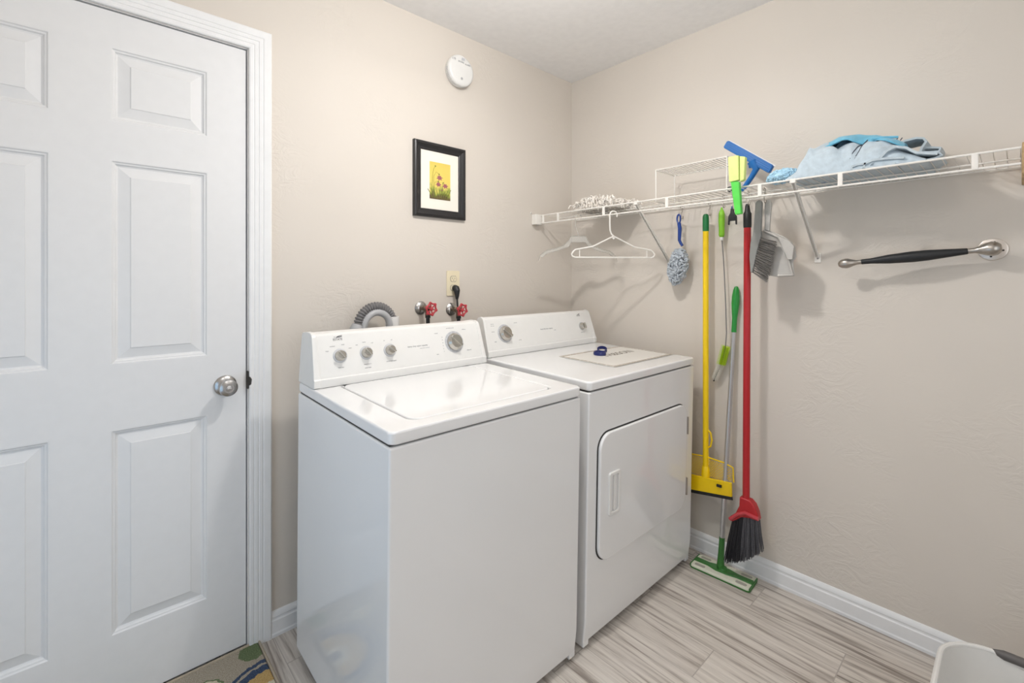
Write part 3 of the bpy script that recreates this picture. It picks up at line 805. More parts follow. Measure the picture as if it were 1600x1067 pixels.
# small riser rack standing on the shelf
rk = thing('riser_rack', 'small white wire riser rack standing on the shelf', 'rack', (-0.13, -0.83, ZS))
tp = MB(); x0, x1, y0, y1, h = -0.105, 0.062, 0.136, -0.178, 0.143
for i in range(21):
    y = y0 + (y1 - y0) * i / 20; tp.tube([(x0, y, h), (x1, y, h)], 0.0016, 5)
tp.build('top_wires', m_wire, rk)
fr_ = MB(); fr_.tube([(x0, y0, h), (x1, y0, h), (x1, y1, h), (x0, y1, h)], 0.0028, 8, closed=True)
fr_.build('top_frame', m_wire, rk)
for yy in (y0, y1):
    MB().tube([(x0, yy, h), (x0, yy, 0.004), (x1, yy, 0.004), (x1, yy, h)], 0.0026, 8).build('leg_loop', m_wire, rk)

# ------------------------------------------------------------------ hooks and hanging tools
def s_hook(x, y, ztop, zbot, label):
    mb = MB(); r = 0.009
    P = []
    for i in range(9): t = math.pi * (1.15 - 1.15 * i / 8); P.append((x + r * math.cos(t), y, ztop + r * math.sin(t) - 0.002))
    P.append((x + r * .6, y, (ztop + zbot) / 2)); P.append((x - r * 0.4, y, (ztop + zbot) / 2 - 0.004))
    for i in range(9): t = -math.pi * 1.0 + math.pi * 1.15 * (1 - (1 - i / 8)); P.append((x + r * math.cos(t), y - 0.003, zbot + r * math.sin(t)))
    mb.tube(P, 0.0017, 6)
    o = mb.build('s_hook', m_brush)
    return tag(o, label, 'hook', 'metal hooks under the wire shelf')

def hanger(name, label, mat, y, xh, zr, yaw, half, drop, rr):
    hg = thing(name, label, 'hanger', (xh, y, zr)); hg.rotation_euler = (0, 0, yaw)
    P = []
    for i in range(13):
        t = R(-30 + 210 * i / 12); P.append((0.018 * math.cos(t) + 0.0, 0, 0.018 * math.sin(t) - 0.013))
    P += [(-0.018, 0, -0.05), (-0.017, 0, -0.085), (-0.010, 0, -0.104), (0.0, 0, -0.113)]
    MB().tube(P, rr * 1.05, 8).build('hook', mat, hg)
    B = [(0, 0, -0.113), (-half * .5, 0, -0.163), (-half + 0.018, 0, -drop + 0.036), (-half + 0.006, 0, -drop + 0.026), (-half, 0, -drop + 0.015), (-half + 0.004, 0, -drop + 0.005), (-half + 0.016, 0, -drop)]
    B2 = [(-x, y_, z) for x, y_, z in B[::-1]]
    MB().tube(B[1:] + B2[:-1] + [(0, 0, -0.113)], rr, 8, closed=True).build('shoulder_loop', mat, hg)
    return hg
W1 = hanger('clothes_hanger', 'white tubular plastic hanger hooked on the shelf rod', m_wire, -0.505, -0.290, ZS - 0.031, R(-35), 0.203, 0.214, 0.0036)
for sx in (-1, 1):
    MB().tube([(sx * 0.165, 0, -0.214), (sx * 0.165, 0, -0.180)], 0.002, 6).build('notch_bar', m_wire, W1)
MB().prism([(-0.010, -0.005), (0.010, -0.005), (0, -0.016)], (0, 0.001, -0.113), X, Z, Y, -0.002, 0.002).build('centre_tab', m_wire, W1)

ch = thing('clear_hanger', 'clear plastic curved hanger hanging nearest the corner', 'hanger', (-0.290, -0.292, ZS - 0.022)); ch.rotation_euler = (0, 0, R(-35))
P = []
for i in range(11):
    t = R(-30 + 210 * i / 10); P.append((0.016 * math.cos(t), 0, 0.016 * math.sin(t) - 0.012))
P += [(-0.015, 0, -0.06), (-0.002, 0, -0.095), (0, 0, -0.105)]
MB().tube(P, 0.0016, 7).build('hook', m_clear, ch)
pa = [(-0.205, -0.235), (-0.195, -0.205), (-0.165, -0.182), (-0.115, -0.170), (-0.075, -0.155), (-0.050, -0.130), (-0.038, -0.108), (0.038, -0.108), (0.050, -0.130), (0.075, -0.155), (0.115, -0.170), (0.165, -0.182), (0.195, -0.205), (0.205, -0.235)]
pb = [(x * 0.97, z - (0.030 if abs(x) < 0.06 else 0.013)) for x, z in pa[1:-1]]
MB().tube([(x, 0, z) for x, z in pa], 0.0022, 7).build('upper_edge', m_clear, ch)
MB().tube([(x, 0, z) for x, z in pb], 0.0018, 7).build('lower_edge', m_clear, ch)
MB().prism(pa[1:-1] + pb[::-1], (0, 0, 0), X, Z, Y, -0.0008, 0.0008).build('web', m_clear, ch)

# yellow squeegee mop
ym = thing('yellow_floor_squeegee', 'yellow floor squeegee with green pole cap, hanging beside the dryer', 'squeegee', (-0.070, -0.846, 0.30))
def rel(root, mb): return local(root, mb)
rel(ym, MB().tube([(-0.07, -0.846, 0.40), (-0.07, -0.846, 1.50)], 0.0125, 18)).build('pole', m_yellow, ym)
rel(ym, MB().lathe([(0.0135, 0), (0.0135, 0.060), (0.0125, 0.070), (0.008, 0.077), (0, 0.078)], (-0.07, -0.846, 1.487), Z, 20)).build('pole_cap', m_dgreen, ym)
rel(ym, MB().lathe([(0.0135, 0), (0.018, 0.004), (0.018, 0.040), (0.0155, 0.062), (0.0127, 0.066)], (-0.07, -0.846, 0.365), Z, 20)).build('socket', m_yellow, ym)
rel(ym, MB().tube([(-0.07, -0.850, 0.600), (-0.07, -0.868, 0.585), (-0.07, -0.874, 0.555), (-0.07, -0.868, 0.525), (-0.07, -0.850, 0.512)], 0.004, 8)).build('hang_loop', m_yellow, ym)
ht = MB()
# lower solid body
ht.prism([(-0.725, 0.300), (-0.967, 0.338), (-0.965, 0.398), (-0.725, 0.372)], (-0.082, 0, 0), Y, Z, X, -0.006, 0.006)
rel(ym, ht).build('head_body', m_yellow, ym, bevel=0.003)
gd = MB()
corner = [(-0.725, 0.462), (-0.846, 0.474), (-0.930, 0.470), (-0.966, 0.460)]
gd.tube([(-0.072, y, z) for y, z in [(-0.725, 0.372)] + corner + [(-0.969, 0.398)]], 0.0035, 6)
def ztop(y):
    for (a, za), (b_, zb) in zip(corner, corner[1:]):
        if b_ <= y <= a: return za + (zb - za) * (a - y) / (a - b_)
    return corner[-1][1]
def zbt(y): return 0.372 + (0.398 - 0.372) * (-0.725 - y) / 0.24
for i in range(-6, 26):
    for sgn in (1, -1):
        y_s = -0.725 - i * 0.0105; P = []
        for k in range(0, 12):
            z = 0.372 + k * 0.0092; y = y_s - sgn * (z - 0.372) * 0.9
            if -0.966 < y < -0.725 and zbt(y) - 0.003 < z < ztop(y): P.append((-0.073, y, z))
        if len(P) > 1: gd.tube(P, 0.0011, 4)
rel(ym, gd).build('mesh_guard', m_yellow, ym)
rel(ym, MB().prism([(-0.722, 0.286), (-0.970, 0.325), (-0.968, 0.339), (-0.722, 0.301)], (-0.084, 0, 0), Y, Z, X, -0.003, 0.004)).build('rubber_blade', m_black, ym, bevel=0.001)
rel(ym, MB().box((-0.096, -0.925, 0.366), (-0.088, -0.905, 0.376))).build('latch', m_black, ym)

# red broom
rb = thing('red_broom', 'red angled broom with black bristles hanging by its black cap', 'broom', (-0.130, -1.043, 0.10))
rel(rb, MB().tube([(-0.13, -1.042, 0.35), (-0.13, -1.047, 1.495)], 0.0135, 18)).build('pole', m_redpole, rb)
rel(rb, MB().lathe([(0.0145, 0), (0.0155, 0.010), (0.0155, 0.058), (0.011, 0.066), (0.0085, 0.088), (0.006, 0.097), (0, 0.098)], (-0.13, -1.047, 1.482), Z, 20)).build('pole_cap', m_black, rb)
hp = [(-1.022, 0.380), (-1.062, 0.376), (-1.078, 0.362), (-1.090, 0.335), (-1.096, 0.304), (-1.060, 0.304), (-1.030, 0.296), (-1.008, 0.276), (-0.990, 0.262), (-0.982, 0.276), (-1.006, 0.306), (-1.020, 0.340)]
rel(rb, MB().prism(hp, (-0.13, 0, 0), Y, Z, X, -0.018, 0.018)).build('broom_head', m_redpole, rb, bevel=0.006, seg=3)
rel(rb, MB().tube([(-0.150, -0.985, 0.274), (-0.150, -1.015, 0.305), (-0.150, -1.045, 0.322), (-0.150, -1.096, 0.316)], 0.0075, 8)).build('head_rim', m_red, rb)
rnd = random.Random(11)
for nm, mt, lo, hi in (('black_bristles', m_bbris, 0.0, 0.48), ('grey_bristles', m_bbris2, 0.45, 1.0)):
    bb = MB()
    for i in range(150 if lo == 0 else 170):
        s_ = rnd.uniform(lo, hi); xo = rnd.uniform(-0.014, 0.014)
        y0_ = -0.994 - 0.094 * s_; z0_ = 0.270 + 0.042 * s_
        y1_ = -0.962 - 0.142 * s_ + rnd.uniform(-.004, .004); z1_ = 0.088 + 0.10 * s_ ** 1.6 + rnd.uniform(-.006, .006)
        bb.tube([(-0.13 + xo, y0_, z0_ + 0.01), (-0.13 + xo * 1.3, (y0_ + y1_) / 2 + rnd.uniform(-.003, .003), (z0_ + z1_) / 2), (-0.13 + xo * 1.7, y1_, z1_)], [0.0022, 0.0020, 0.0012], 4)
    rel(rb, bb).build(nm, mt, rb)['kind'] = 'stuff'

# green flat mop standing on the floor
gm = thing('flat_mop', 'green and silver flat mop standing on the floor against the wall', 'mop', (-0.100, -0.935, 0.0))
A_ = Vector((-0.030, -0.953, 1.045)); B_ = Vector((-0.088, -0.926, 0.140)); C_ = B_ + (B_ - A_).normalized() * 0.115
D_ = A_ + (A_ - B_).normalized() * 0.195
rel(gm, MB().tube([A_, B_], 0.0092, 16)).build('upper_tube', m_alu, gm)
rel(gm, MB().tube([A_ + (B_ - A_) * 0.33, A_ + (B_ - A_) * 0.34, A_ + (B_ - A_) * 0.99], [0.0092, 0.0102, 0.0102], 16)).build('lower_tube', m_alu, gm)
ax = (D_ - A_).normalized()
rel(gm, MB().lathe([(0.0105, -0.006), (0.0105, 0.055), (0.0135, 0.085), (0.0165, 0.120), (0.0160, 0.150), (0.0125, 0.178), (0.007, 0.194), (0, 0.197)], A_, ax, 20)).build('grip', m_green, gm)
rel(gm, MB().tube([B_ + (A_ - B_).normalized() * 0.01, B_ + (C_ - B_) * 0.5, C_], [0.0115, 0.0125, 0.0155], 16)).build('pole_socket', m_green2, gm)
hd = thing('mop_head', None, None); hd.parent = gm; hd.location = (0, 0, 0.0); hd.rotation_euler = (0, 0, R(3))
MB().prism(rrect(-0.052, -0.122, 0.052, 0.122, 0.012, 4), (0, 0, 0), X, Y, Z, 0.003, 0.015).build('mop_pad', m_pad, hd, bevel=0.004)
MB().ring(rrect(-0.0545, -0.1245, 0.0545, 0.1245, 0.013, 4), rrect(-0.0505, -0.1205, 0.0505, 0.1205, 0.010, 4), (0, 0, 0), X, Y, Z, 0.001, 0.006).build('pad_edge', m_green2, hd, bevel=0.001)
gp_ = [(-0.014, -0.120), (0.014, -0.120), (0.013, -0.06), (0.022, -0.022), (0.024, 0.022), (0.013, 0.06), (0.014, 0.120), (-0.014, 0.120), (-0.013, 0.06), (-0.024, 0.022), (-0.022, -0.022), (-0.013, -0.06)]
MB().prism(gp_, (0, 0, 0), X, Y, Z, 0.013, 0.021).build('head_frame', m_green2, hd, bevel=0.003)
MB().lathe([(0, 0), (0.020, 0), (0.016, 0.012), (0, 0.014)], (0.0, 0.0, 0.018), Z, 20).build('swivel', m_green2, hd)
MB().box((-0.05, -0.124, 0.006), (0.05, -0.119, 0.0165)).box((-0.05, 0.119, 0.006), (0.05, 0.124, 0.0165)).build('end_clamp', m_green2, hd, bevel=0.003)
for yy in (-0.085, 0.085):
    MB().prism(rrect(0.026, yy - 0.022, 0.042, yy + 0.022, 0.007, 4), (0, 0, 0), X, Y, Z, 0.0148, 0.0160).prism(rrect(-0.042, yy - 0.022, -0.026, yy + 0.022, 0.007, 4), (0, 0, 0), X, Y, Z, 0.0148, 0.0160).build('pad_grip', M('grey_patch', (170, 166, 154), 0.8), hd)

# bottle-brush wand
wd = thing('cleaning_wand', 'long flexible brush wand with lime grip hanging left of the red broom', 'brush', (-0.040, -0.905, 1.59))
rel(wd, MB().lathe([(0.004, 0.0), (0.009, 0.004), (0.0125, 0.012), (0.0120, 0.04), (0.0135, 0.075), (0.0130, 0.105), (0.0095, 0.120), (0.005, 0.126), (0.004, 0.134), (0, 0.136)], (-0.04, -0.904, 1.456), Z, 20)).build('grip', m_lime, wd)
rel(wd, MB().lathe([(0.004, 0), (0.007, 0.002), (0.0075, 0.014), (0, 0.016)], (-0.04, -0.904, 1.444), Z, 14)).build('ferrule', m_plast, wd)
wl = [(-0.905, 1.451), (-0.911, 1.374), (-0.916, 1.289), (-0.922, 1.147), (-0.925, 1.034), (-0.921, 0.975), (-0.900, 0.895), (-0.871, 0.828), (-0.866, 0.816)]
rel(wd, MB().tube([(-0.04 + (0.01 if i > 5 else 0), y, z) for i, (y, z) in enumerate(wl)], 0.0023, 6)).build('spring_wire', m_hose, wd)
rel(wd, MB().lathe([(0, -0.004), (0.0045, 0), (0, 0.004)], (-0.03, -0.865, 0.812), Z, 12)).build('tip', m_black, wd)
rnd = random.Random(4)
def bottle_bristles(p0, p1, r, n, nm, mt):
    b_ = MB(); p0 = Vector(p0); p1 = Vector(p1); ax = (p1 - p0).normalized()
    for i in range(n):
        q = p0 + (p1 - p0) * (i / n); t = i * 2.4
        a = ax.orthogonal().normalized(); c = ax.cross(a)
        d = a * math.cos(t) + c * math.sin(t)
        b_.tube([q, q + d * r], 0.0007, 3)
    rel(wd, b_).build(nm, mt, wd)['kind'] = 'stuff'
bottle_bristles((-0.036, -0.921, 0.975), (-0.032, -0.898, 0.890), 0.020, 420, 'lime_bristles', m_neon)
bottle_bristles((-0.032, -0.898, 0.890), (-0.030, -0.868, 0.820), 0.016, 200, 'white_bristles', m_wbris)

# fluffy heads
def fluff(c, ax_, n, ln, r, seed, rot=0.0, xs=1.0):
    rnd = random.Random(seed); mb = MB(); c = Vector(c); Mx = Matrix.Rotation(rot, 3, 'X')
    for i in range(n):
        z = rnd.uniform(-1, 1); t = rnd.uniform(0, 2 * math.pi); q = math.sqrt(1 - z * z)
        d = Vector((q * math.cos(t), q * math.sin(t), z))
        p = Mx @ Vector((d.x * ax_[0], d.y * ax_[1], d.z * ax_[2])); dn = (Mx @ d)
        s = Vector((rnd.uniform(-1, 1), rnd.uniform(-1, 1), rnd.uniform(-1, 1))).normalized()
        k = rnd.uniform(0.84, 1.0); e = (dn + s * 0.9).normalized(); g = dn.cross(s).normalized()
        mb.tube([c + p * k + (e * math.sin(q_) + g * math.cos(q_)) * ln * 0.5 for q_ in (-0.4, 0.5, 1.3, 2.1, 3.3)], [r * .8, r, r * 1.15, r, r * .8], 6)
    mb.lathe([(0, -ax_[2] * .8)] + [(ax_[1] * .8 * math.sqrt(1 - (k / 6) ** 2), ax_[2] * .8 * k / 6) for k in range(-5, 6)] + [(0, ax_[2] * .8)], c, Mx @ Z, 16)
    return mb
du = thing('duster', 'grey-blue fluffy hand duster with navy handle hanging from the shelf', 'duster', (-0.075, -0.72, 1.58))
hdl = [(-0.718, 1.536), (-0.722, 1.510), (-0.721, 1.475), (-0.720, 1.455), (-0.727, 1.440), (-0.735, 1.428)]
rel(du, MB().tube([(-0.07, y, z) for y, z in hdl], [0.0085, 0.0088, 0.0080, 0.0072, 0.0066, 0.006], 12)).build('handle', m_blue, du)
lp = [(-0.07, -0.717 + 0.0085 * math.cos(t), 1.556 + 0.020 * math.sin(t)) for t in [2 * math.pi * i / 20 for i in range(20)]]
rel(du, MB().tube(lp, 0.0040, 8, closed=True)).build('hang_loop', m_blue, du)
fo = rel(du, fluff((-0.070, -0.712, 1.332), (0.029, 0.037, 0.080), 330, 0.027, 0.0036, 8, rot=R(11))).build('fluffy_head', m_gduster, du); fo['kind'] = 'stuff'
ld = thing('blue_duster', 'sky-blue fluffy duster head lying on the wire shelf', 'duster', (-0.24, -1.20, 1.625))
fo = rel(ld, fluff((-0.235, -1.208, 1.650), (0.032, 0.048, 0.021), 600, 0.013, 0.0021, 9, rot=R(-8))).build('fluffy_head', m_lduster, ld); fo['kind'] = 'stuff'
rel(ld, MB().tube([(-0.225, -1.24, 1.642), (-0.19, -1.28, 1.632), (-0.14, -1.32, 1.628)], 0.006, 10)).build('handle', m_blue2, ld)

# white shaggy mop pad on the shelf by the corner
mp = thing('shaggy_mop_pad', 'white shaggy yarn mop pad lying on the shelf near the corner', 'mop pad', (-0.16, -0.35, ZS))
rnd = random.Random(21); yn = MB()
for i in range(800):
    y0_ = rnd.uniform(-0.49, -0.24); x0_ = rnd.uniform(-0.26, -0.05)
    hmax = 0.036 + 0.026 * math.exp(-((y0_ + 0.36) / 0.07) ** 2)
    a = rnd.uniform(0, 2 * math.pi); l = rnd.uniform(0.02, 0.05)
    dx, dy = math.cos(a) * l, math.sin(a) * l
    zz = ZS + 0.008 + rnd.uniform(0, hmax)
    P = [(x0_, y0_, ZS + 0.006), (x0_ + dx * .3, y0_ + dy * .3, zz), (x0_ + dx * .75, y0_ + dy * .75, zz + rnd.uniform(0, .012)), (max(-0.285, min(-0.02, x0_ + dx)), y0_ + dy, zz - rnd.uniform(0, .014))]
    yn.tube(P, 0.0030, 5)
for i in range(26):
    t = i / 25; y0_ = -0.365 + rnd.uniform(-.02, .02)
    yn.tube([(-0.2, y0_, ZS + 0.02), (-0.2 + rnd.uniform(-.03, .03), y0_ + (t - .5) * .10, ZS + 0.055 + rnd.uniform(0, .035) * (1 - abs(t - .35)))], 0.0026, 5)
rel(mp, yn).build('yarn', m_yarn, mp)['kind'] = 'stuff'
rel(mp, MB().prism(rrect(-0.22, -0.49, -0.08, -0.24, 0.03, 4), (0, 0, ZS), X, Y, Z, 0.003, 0.012)).build('backing', M('grey_backing', (150, 142, 134), 0.9), mp, bevel=0.003)

# green scrubber with sponge hooked in front of the rail
sc = thing('sponge_scrubber', 'bright green scrubber with pale lime sponge head clipped on the front rail', 'scrubber', (-0.325, -1.085, 1.51))
rel(sc, MB().prism([(-1.054, 1.733), (-1.092, 1.733), (-1.094, 1.640), (-1.058, 1.637)], (-0.325, 0, 0), Y, Z, X, -0.012, 0.008)).build('sponge_block', m_sponge, sc, bevel=0.003)
rel(sc, MB().prism([(-1.094, 1.730), (-1.114, 1.724), (-1.110, 1.640), (-1.095, 1.634)], (-0.325, 0, 0), Y, Z, X, -0.006, 0.016)).build('sponge_backing', m_sponge, sc, bevel=0.003)
rel(sc, MB().prism([(-1.062, 1.640), (-1.092, 1.636), (-1.100, 1.515), (-1.078, 1.513)], (-0.3205, 0, 0), Y, Z, X, -0.012, 0.010)).build('handle', m_bgreen, sc, bevel=0.003)

# blue squeegee
sq = thing('window_squeegee', 'blue window squeegee leaning against the riser rack on the shelf', 'squeegee', (-0.15, -1.06, 1.70))
a0 = Vector((-0.15, -0.972, 1.838)); a1 = Vector((-0.15, -1.148, 1.700)); dd_ = (a1 - a0).normalized(); pp = dd_.cross(X).normalized()
if pp.z < 0: pp = -pp
L_ = (a1 - a0).length
sb = MB().prism([(0, -0.016), (0.006, -0.019), (L_ - 0.004, -0.019), (L_, -0.014), (L_ - 0.004, 0.012), (L_ - 0.010, 0.014), (0.004, 0.014), (-0.002, 0.008)], a0, dd_, pp, X, -0.010, 0.010)
rel(sq, sb).build('blade_holder', m_blue2, sq, bevel=0.003)
rg_ = MB()
for q in (-0.012, -0.005, 0.002, 0.009): rg_.prism([(0.006, q), (L_ - 0.008, q), (L_ - 0.008, q + 0.003), (0.006, q + 0.003)], a0, dd_, pp, X, -0.0118, -0.0095)
rel(sq, rg_).build('ribs', m_blue2, sq, bevel=0.0005)
rel(sq, MB().prism([(0.0, 0.012), (L_, 0.012), (L_, 0.017), (0.0, 0.017)], a0, dd_, pp, X, -0.0015, 0.0015)).build('rubber_strip', m_pvc, sq)
hm = a0 + dd_ * (L_ * 0.62)
rel(sq, MB().prism([(-1.075, 1.722), (-1.150, 1.674), (-1.118, 1.696), (-1.092, 1.700), (-1.060, 1.648), (-1.044, 1.652), (-1.080, 1.716)], (-0.150, 0, 0), Y, Z, X, -0.008, 0.008)).tube if False else None
rel(sq, MB().tube([hm - pp * 0.012, Vector((-0.15, -1.088, 1.712)), Vector((-0.15, -1.070, 1.682)), Vector((-0.15, -1.045, 1.648)), Vector((-0.15, -1.030, 1.634))], [0.020, 0.013, 0.010, 0.0095, 0.008], 14)).build('handle', m_blue2, sq)
rel(sq, MB().tube([hm - pp * 0.010 + dd_ * 0.050, hm - pp * 0.018 + dd_ * 0.02, hm - pp * 0.030 - dd_ * 0.0], [0.006, 0.009, 0.010], 10)).build('handle_web', m_blue2, sq)

# small black tool
bt = thing('black_clip_tool', 'small black forked clip hanging between the lime wand and red broom', 'clip', (-0.16, -1.0, 1.56))
rel(bt, MB().prism([(-0.994, 1.563), (-1.003, 1.563), (-1.006, 1.545), (-1.016, 1.530), (-1.017, 1.496), (-1.013, 1.496), (-1.012, 1.512), (-0.988, 1.512), (-0.987, 1.496), (-0.983, 1.496), (-0.984, 1.530), (-0.992, 1.545)], (-0.16, 0, 0), Y, Z, X, -0.005, 0.005)).build('fork', m_black, bt, bevel=0.001)
rel(bt, MB().tube([(-0.16, -0.998, 1.548), (-0.16, -0.998, 1.572)], [0.005, 0.003], 8)).build('stem', m_blue, bt)
bn = MB().tube([(-0.22, -1.012 + 0.011 * math.cos(t), 1.632 + 0.008 * math.sin(t)) for t in [2 * math.pi * i / 16 for i in range(16)]], 0.0035, 8, closed=True)
tag(bn.build('hair_tie', m_black), 'small black ring resting on the shelf behind the green scrubber', 'ring')

# dustpan and hand brush
dp_ = thing('dustpan', 'light grey plastic dustpan hanging behind its hand brush', 'dustpan', (-0.10, -1.13, 1.58))
pan = [(-1.106, 1.472), (-1.118, 1.466), (-1.140, 1.455), (-1.168, 1.440), (-1.190, 1.422), (-1.206, 1.400), (-1.210, 1.360), (-1.200, 1.344), (-1.204, 1.288), (-1.150, 1.284), (-1.075, 1.300), (-1.062, 1.350), (-1.066, 1.420), (-1.085, 1.465)]
rel(dp_, MB().prism(pan, (-0.100, 0, 0), Y, Z, X, -0.003, 0.003)).build('pan', m_gpan, dp_, bevel=0.002)
rim = [(-1.150, 1.290), (-1.200, 1.292), (-1.186, 1.350), (-1.170, 1.400), (-1.150, 1.438), (-1.120, 1.456), (-1.100, 1.468)]
rel(dp_, MB().tube([(-0.108, y, z) for y, z in rim], 0.0045, 8)).build('pan_rim', m_gpan, dp_)
rel(dp_, MB().prism([(-1.186, 1.350), (-1.202, 1.350), (-1.208, 1.400), (-1.188, 1.424), (-1.150, 1.444)], (-0.104, 0, 0), Y, Z, X, -0.016, 0.002)).build('side_lip', m_gpan, dp_, bevel=0.002)
rel(dp_, MB().prism([(-1.104, 1.470), (-1.122, 1.462), (-1.124, 1.500), (-1.130, 1.574), (-1.122, 1.585), (-1.110, 1.585), (-1.104, 1.574)], (-0.110, 0, 0), Y, Z, X, -0.006, 0.006)).build('handle', m_gpan, dp_, bevel=0.003)
dp_.location = Vector(dp_.location) + Vector((-0.055, -0.021, -0.005))
hb = thing('hand_brush', 'mid-grey hand brush hanging in front of the dustpan', 'brush', (-0.15, -1.10, 1.58))
bh = [(-1.086, 1.572), (-1.094, 1.583), (-1.104, 1.583), (-1.110, 1.572), (-1.106, 1.460), (-1.108, 1.446), (-1.092, 1.380), (-1.076, 1.302), (-1.068, 1.300), (-1.064, 1.365), (-1.068, 1.420), (-1.078, 1.455)]
rel(hb, MB().prism(bh, (-0.150, 0, 0), Y, Z, X, -0.009, 0.009)).build('brush_block', m_gbr, hb, bevel=0.004)
rnd = random.Random(2); bb = MB()
for i in range(17):
    for k in range(14):
        t = i / 16; y0_ = -1.106 + 0.032 * t; z0_ = 1.438 - 0.130 * t
        yy = y0_ - 0.052 + rnd.uniform(-.003, .003); zz = z0_ - 0.022 - 0.018 * t + rnd.uniform(-.0045, .0045)
        xo = rnd.uniform(-.008, .008)
        bb.tube([(-0.15 + xo, y0_ + 0.006, z0_ + rnd.uniform(-.002, .002)), (-0.15 + xo * 1.4, yy, zz)], 0.0010, 3)
rel(hb, bb).build('bristles', m_bris, hb)['kind'] = 'stuff'

hb.location = Vector(hb.location) + Vector((-0.040, -0.015, -0.004))
for x, y, zt_, zb, lb in ((-0.012, -0.700, ZS + 0.001, 1.572, 'metal hook holding the grey-blue duster'), (-0.012, -0.835, ZS + 0.001, 1.572, 'metal hook above the green cap of the yellow pole'),
                        (-0.155, -0.960, ZS, 1.580, 'metal hook above the lime wand grip'), (-0.155, -1.000, ZS, 1.566, 'metal hook holding the small black clip'),
                        (-0.155, -1.060, ZS, 1.578, 'metal hook above the black cap of the red broom'), (-0.185, -1.130, ZS, 1.576, 'metal hook holding the dustpan and hand brush')):
    s_hook(x, y, zt_, zb, lb)

# grab bar
gb = thing('grab_bar', 'black and brushed steel grab bar on the right wall', 'grab bar', (0, -1.738, 1.366))
MB().lathe([(0, 0), (0.033, 0), (0.035, 0.002), (0.034, 0.005), (0.030, 0.0065), (0, 0.0068)], (0, 0, 0), -X, 48).build('flange', M('pale_steel', (214, 206, 198), 0.35, metal=0.6), gb)
for a in (100, 280, 190): MB().lathe([(0, 0), (0.003, 0), (0, 0.0012)], (-0.0066, 0.023 * math.cos(R(a)), 0.023 * math.sin(R(a))), -X, 10).build('screw', m_dark, gb)
S0 = Vector((-0.056, -0.002, 0.0)); S1 = Vector((-0.090, 0.362, -0.037)); dv = (S1 - S0); L_ = dv.length; dv.normalize()
MB().tube([(-0.005, -0.002, 0), (-0.03, -0.002, 0), (-0.053, -0.002, 0)], [0.013, 0.013, 0.015], 20).lathe([(0, -0.018), (0.012, -0.018), (0.0195, -0.010), (0.0225, 0.002), (0.0195, 0.016), (0.0125, 0.030), (0.0085, 0.040), (0.0085, 0.058)], S0, dv, 28).build('mounting_end', m_brush, gb)
MB().lathe([(0.0082, 0.055), (0.0098, 0.058), (0.0120, 0.085), (0.0175, 0.15), (0.0185, 0.19), (0.0155, 0.25), (0.0095, 0.30), (0.0090, 0.325), (0.0080, 0.327)], S0, dv, 28).build('grip', m_black, gb)
MB().lathe([(0.0078, 0.325), (0.0082, 0.340), (0.0120, 0.352), (0.0170, 0.364), (0.0180, 0.372), (0.0155, 0.385), (0.008, 0.394), (0, 0.396)], S0, dv, 28).build('rounded_end', m_brush, gb)

# ------------------------------------------------------------------ towels on the shelf
def interp(tab, y):
    for (a, za), (b_, zb) in zip(tab, tab[1:]):
        if b_ <= y <= a: return za + (zb - za) * (a - y) / (a - b_)
    return tab[0][1] if y > tab[0][0] else tab[-1][1]
sil = [(-1.235, 1.632), (-1.262, 1.653), (-1.273, 1.686), (-1.299, 1.718), (-1.341, 1.731), (-1.376, 1.738), (-1.446, 1.726), (-1.518, 1.700), (-1.552, 1.676), (-1.590, 1.645), (-1.610, 1.630)]
def mound(x, y):
    # x across the shelf, ridge at x=-0.19
    s = (interp(sil, y) - ZS)
    t = (x + 0.19) / (0.100 if x < -0.19 else 0.155)
    base = max(0.0, 1 - abs(t) ** 2.6) ** 0.55
    h = s * base
    f = 0.0
    f += 0.016 * math.exp(-((y + 1.335 + 0.9 * (x + 0.22)) / 0.014) ** 2)
    f -= 0.020 * math.exp(-((y + 1.385 - 0.5 * (x + 0.24)) / 0.016) ** 2)
    f += 0.012 * math.exp(-((y + 1.295 - 0.7 * (x + 0.25)) / 0.012) ** 2)
    f -= 0.014 * math.exp(-((y + 1.440 + 0.1 * (x + 0.24)) / 0.010) ** 2)
    f += 0.012 * math.exp(-((y + 1.500 + 0.6 * (x + 0.24)) / 0.016) ** 2)
    f += 0.013 * noise.noise(Vector((x * 17, y * 15, 3.1))) + 0.005 * noise.noise(Vector((x * 45, y * 38, 1.1)))
    return h + f * min(1, h / 0.03)
def sheet(xa, xb, ya, yb, nx, ny, fn, base=None):
    mb = MB(); vs = []; fs = []
    for j in range(ny + 1):
        for i in range(nx + 1):
            x = xa + (xb - xa) * i / nx; y = ya + (yb - ya) * j / ny
            vs.append(fn(x, y))
    for j in range(ny):
        for i in range(nx):
            a = j * (nx + 1) + i; fs.append((a, a + 1, a + nx + 2, a + nx + 1))
    mb.add(vs, fs)
    if base is not None:
        o = len(vs)
        mb.v += [(v[0], v[1], base) for v in vs]
        mb.f += [tuple(q + o for q in f) for f in fs]
        rimi = [i for i in range(nx + 1)] + [j * (nx + 1) + nx for j in range(1, ny + 1)] + [ny * (nx + 1) + i for i in range(nx - 1, -1, -1)] + [j * (nx + 1) for j in range(ny - 1, 0, -1)]
        for k in range(len(rimi)):
            a, b_ = rimi[k], rimi[(k + 1) % len(rimi)]; mb.f.append((a, b_, b_ + o, a + o))
    return mb
tw = thing('bundled_towel', 'pale blue terry towel bundled in a mound on the shelf', 'towel', (-0.17, -1.40, ZS))
def mfn(x, y):
    h = mound(x, y)
    return (x - 0.004 * noise.noise(Vector((y * 20, x * 9, 1))), y, ZS + 0.0047 + max(h, 0.004))
